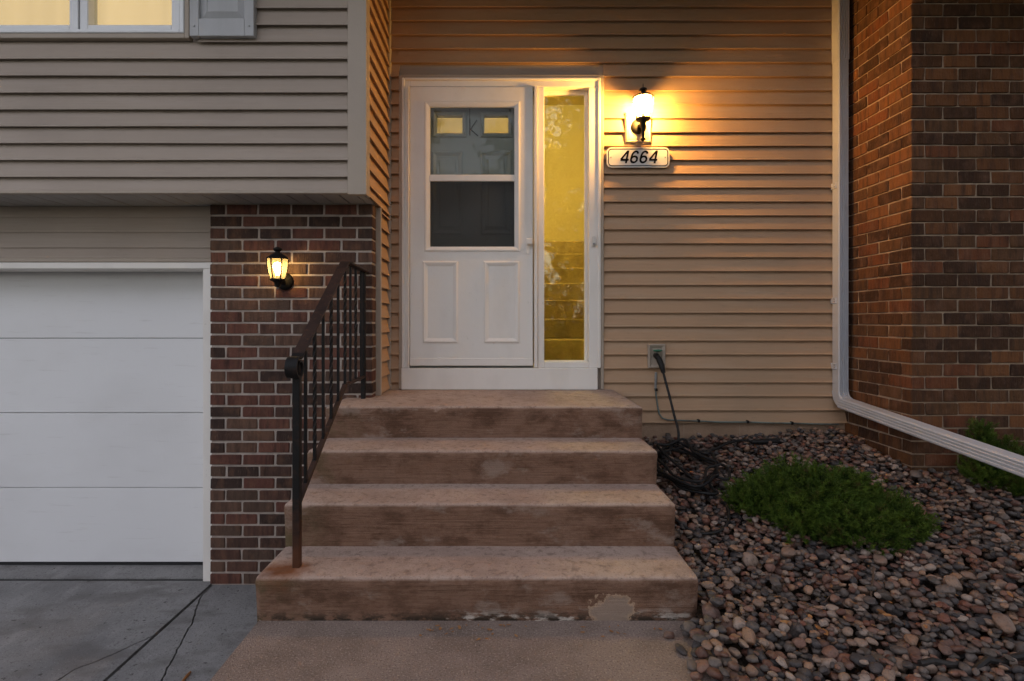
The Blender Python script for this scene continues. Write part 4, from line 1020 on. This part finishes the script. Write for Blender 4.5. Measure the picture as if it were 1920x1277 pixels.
# ------------------------------------------------------------------ juniper shrubs
def shrub(cx, cy, lobes, n, label, seed, spikes=()):
    rr = random.Random(seed); g0 = T(cx, cy)
    t = thing('juniper_shrub', (cx, cy, g0), label, 'shrub', 'low green junipers in the stone bed')
    V = []; Fc = []; tone = []; tn = [0]
    def needle(p, d, s, l, wd):
        k = len(V); V.extend([p - s * wd, p + s * wd, p + d * l]); Fc.append((k, k + 1, k + 2)); tone.extend([tn[0]] * 3)
    def plume(p, d, ln):
        d = d.normalized(); q = p.copy(); m = 9; t0 = rr.random() * .55
        for i in range(m):
            tn[0] = t0 + .45 * i / m       # new growth at the tips is paler
            d = (d + Vector((rr.gauss(0, .10), rr.gauss(0, .10), rr.gauss(0, .08) + .03))).normalized(); q = q + d * ln / m
            for s_ in range(3):
                ax_ = Vector((rr.gauss(0, 1), rr.gauss(0, 1), rr.gauss(0, 1))).cross(d).normalized()
                e = (d * rr.uniform(.7, 1.2) + ax_ * rr.uniform(.5, 1.0)).normalized(); sl = rr.uniform(.014, .030) * (1.1 - .5 * i / m)
                for u in (0, .33, .66):
                    pp = q + e * sl * u
                    for sg in (-1, 1):
                        f_ = (e + ax_.cross(e) * sg * .55 + Vector((rr.gauss(0, .25), rr.gauss(0, .25), rr.gauss(0, .25)))).normalized()
                        needle(pp, f_, e.cross(f_).normalized(), rr.uniform(.008, .014), .0014)
                needle(q, e, e.cross(d).normalized(), sl * 1.2, .0015)
    st = MB()
    tot = sum(q[2] * q[3] for q in lobes)
    for (lx_, ly_, la, lb_, lh) in lobes:
        for i in range(int(n * la * lb_ / tot)):
            a = rr.uniform(0, 2 * math.pi); r = math.sqrt(rr.uniform(0, 1)) * .98
            x, y = cx + lx_ + la * r * math.cos(a), cy + ly_ + lb_ * r * math.sin(a)
            zc = lh * (1 - r ** 2.4) * rr.uniform(.55, 1.0) + .012
            p = Vector((x, y, T(x, y) + zc - .02)); out = Vector((math.cos(a) * .55, math.sin(a) * .55, 0)) * (r + .15)
            plume(p, out + Vector((rr.gauss(0, .3), rr.gauss(0, .3), .42 - .2 * r)), rr.choice((.045, .06, .075, .09, .11)))
            if i % 25 == 0:
                b0 = Vector((cx + rr.uniform(-.05, .05), cy + rr.uniform(-.05, .05), g0 - .03)); st.tube([b0, b0.lerp(p, .5) + Vector((0, 0, .02)), p], [.007, .005, .002], 5)
    for (sx, sy, sh_) in spikes:
        for i in range(int(sh_ * 420)):
            z = rr.uniform(0, 1); rr_ = .075 * (1 - z * .75); a = rr.uniform(0, 2 * math.pi); r = rr_ * math.sqrt(rr.random())
            plume(Vector((sx + r * math.cos(a), sy + r * math.sin(a), T(sx, sy) + z * sh_ - .02)), Vector((math.cos(a) * .5, math.sin(a) * .5, .8)), rr.uniform(.05, .09))
    me = bpy.data.meshes.new('foliage'); me.from_pydata(V, [], Fc); me.materials.append(MATS['juniper']); me.attributes.new('tone', 'FLOAT', 'POINT').data.foreach_set('value', tone); link('foliage', me, t)
    st.build('stem', 'bark', t)
    return t
shrub(1.68, 2.80, [(0, .02, .25, .20, .20), (-.22, .10, .17, .14, .15), (-.06, .17, .18, .12, .18), (.16, .08, .20, .15, .17), (.27, -.10, .15, .12, .11), (.06, -.18, .19, .11, .13), (-.12, -.09, .15, .13, .14), (.34, .0, .10, .08, .07), (-.31, .13, .10, .08, .08)], 2600, 'rounded green juniper mound in the middle of the stone bed', 4)
shrub(2.98, 3.0, [(.06, 0, .22, .17, .16), (.28, -.05, .20, .14, .15), (-.14, .06, .11, .10, .10)], 1000, 'green juniper behind the downspout against the brick wall', 9, [(2.80, 3.12, .30), (2.95, 3.13, .22)])

# ------------------------------------------------------------------ edging strip, litter, straw
eg = []
for i in range(14):
    t = i / 13; px = 1725 + 330 * t; py = 1243 - 22 * t + 6 * math.sin(t * 3); s = F * (HC - .06) / (py - VY); eg.append((X_(px, s), s, surf(X_(px, s), s) * .5 + .034))
tag(MB().tube(eg, .012, 8).build('edging_strip', 'edging', smooth=True), 'black plastic edging tube half buried in the stones', 'edging')
V = []; n = 6
for i in range(n + 1):
    t = i / n; wd = .38 * math.sin(math.pi * t) ** .8; z = .25 * (t - .5) ** 2; V += [(t - .5, -wd, z + .12 * wd), (t - .5, 0, z), (t - .5, wd, z + .1 * wd)]

LV = np.array(V); LF = [(i * 3 + j, i * 3 + 3 + j, i * 3 + 4 + j, i * 3 + 1 + j) for i in range(n) for j in range(2)]
def litter(spots, name, label):
    mb = MB()
    for (x, y, z, s, flat) in spots:
        M = Matrix.Rotation(R.uniform(0, 6), 3, 'Z') @ Matrix.Rotation(R.uniform(-.4, .4) * flat, 3, 'X') @ Matrix.Rotation(R.uniform(-.4, .4) * flat, 3, 'Y')
        mb.add(((LV * (s, s * R.uniform(.35, .8), s)) @ np.array(M).T + (x, y, z + .003)).tolist(), LF)
    tag(mb.build(name, 'leaf_dry'), label, 'leaf litter', kind='stuff')
litter([(R.uniform(-.35, .70), 2.205 - abs(R.gauss(0, .05)), .002, R.uniform(.012, .026), .3) for i in range(34)], 'leaf_crumbs', 'dry brown leaf crumbs on the walk along the lowest step')
sp = [(R.gauss(1.42, .20), R.gauss(2.16, .09)) for i in range(26)] + [(R.uniform(.9, 2.6), R.uniform(1.75, 3.7)) for i in range(30)]
litter([(x, y, surf(x, y), R.uniform(.018, .038), 1) for x, y in sp if inside(x, y)], 'leaf_litter', 'dry brown leaf scraps scattered among the river stones')
def twig(px0, py0, px1, py1, r, label):
    pts = []
    for i in range(9):
        t = i / 8; px, py = px0 + (px1 - px0) * t, py0 + (py1 - py0) * t; s = F * (HC - .1) / (py - VY)
        pts.append((X_(px, s) + R.uniform(-.004, .004), s, surf(X_(px, s), s) + .006))
    zz = [p[2] for p in pts]; pts = [(p[0], p[1], (zz[max(i - 1, 0)] + zz[i] + zz[min(i + 1, 8)]) / 3 + .003) for i, p in enumerate(pts)]
    tag(MB().tube(pts, r, 6).build('twig', 'twig', smooth=True), label, 'twig')
twig(1370, 1100, 1540, 1142, .0025, 'long thin twig lying across the stones beside the lowest step')
twig(1540, 1125, 1590, 1108, .002, 'short forked twig near the big red stone')
twig(1632, 1122, 1640, 1090, .004, 'stubby dark stick poking up among the stones')
p0 = D(345, 1277); p1 = D(357, 1262)
tag(MB().tube([(p0[0], p0[1] - .02, ZD + .006), ((p0[0] + p1[0]) / 2, (p0[1] + p1[1]) / 2, ZD + .008), (p1[0], p1[1], ZD + .006)], [.006, .007, .005], 6).build('straw', 'leaf_dry'), 'yellow-brown stick of straw on the driveway slab', 'straw')

# ------------------------------------------------------------------ tree across the yard (mirrored in the panes)
def tree(x, y, h, r, label, seed, n):
    rr = random.Random(seed); t = thing('yard_tree', (x, y, -.62), label, 'tree', 'trees across the yard')
    tk = MB().tube([(x, y, -.65), (x + .05, y, h * .25), (x - .05, y + .1, h * .55), (x, y, h * .9)], [.2, .16, .10, .03], 10)
    for k in range(9):
        a = rr.uniform(0, 6.28); z = h * rr.uniform(.3, .7); tk.tube([(x, y, z), (x + r * .4 * math.cos(a), y + r * .4 * math.sin(a), z + h * .1), (x + r * .8 * math.cos(a), y + r * .8 * math.sin(a), z + h * .2)], [.06, .04, .015], 6)
    tk.build('trunk', 'bark', t)
    V = []; Fc = []
    cl = [(Vector((rr.gauss(0, .45), rr.gauss(0, .45), rr.gauss(-.12, .5)))) for _ in range(46)]
    for i in range(n):
        c = rr.choice(cl); p = Vector((x + c.x * r, y + c.y * r, h * .62 + c.z * h * .36)) + Vector((rr.gauss(0, .34), rr.gauss(0, .34), rr.gauss(0, .26)))
        d = Vector((rr.gauss(0, 1), rr.gauss(0, 1), rr.gauss(0, 1))).normalized(); e = d.cross(Vector((rr.gauss(0, 1), rr.gauss(0, 1), 1))).normalized(); s = rr.uniform(.10, .20)
        k = len(V); V.extend([p - d * s, p + e * s * .5, p + d * s, p - e * s * .5]); Fc.append((k, k + 1, k + 2, k + 3))
    me = bpy.data.meshes.new('crown'); me.from_pydata(V, [], Fc); me.materials.append(MATS['tree_leaf']); link('crown', me, t)
for (tx, ty, th, tr, lab, sd_n, nl) in ((2.0, -9.0, 9.5, 3.0, 'broad leafy tree standing nearest to the front door', 21, 9000), (-5.5, -12, 11, 3.6, 'tall leafy tree facing the garage', 22, 7000), (9, -11, 10, 3.4, 'leafy tree facing the brick wall', 23, 7000),
        (-13, -10, 10, 3.6, 'leafy tree at the far garage side of the yard', 24, 6000), (16, -8, 11, 3.8, 'leafy tree at the far brick side of the yard', 25, 6000), (6.6, -3.2, 9.5, 2.9, 'dense leafy tree added out of view to shade the brick wall side', 26, 12000)):  # the last, dense one is added to cut sky light on the right
    tree(tx, ty, th, tr, lab, sd_n, nl)

def added_hedge():  # unseen foliage row, added to close off bright sky below the crowns
    rr = random.Random(5); t = thing('added_hedge', (0, -15, -.62), 'long leafy row added out of view to block the low sky', 'added_hedge'); V = []; Fc = []
    for i in range(9000):
        p = Vector((rr.uniform(-26, 26), -15 + rr.gauss(0, .4), rr.uniform(-.6, 2.9 + rr.gauss(0, .25))))
        d = Vector((rr.gauss(0, 1), rr.gauss(0, 1), rr.gauss(0, 1))).normalized(); e = d.cross(Vector((rr.gauss(0, 1), rr.gauss(0, 1), 1))).normalized(); s = rr.uniform(.18, .3)
        k = len(V); V.extend([p - d * s, p + e * s * .5, p + d * s, p - e * s * .5]); Fc.append((k, k + 1, k + 2, k + 3))
    me = bpy.data.meshes.new('foliage'); me.from_pydata(V, [], Fc); me.materials.append(MATS['tree_leaf']); link('foliage', me, t)
added_hedge()
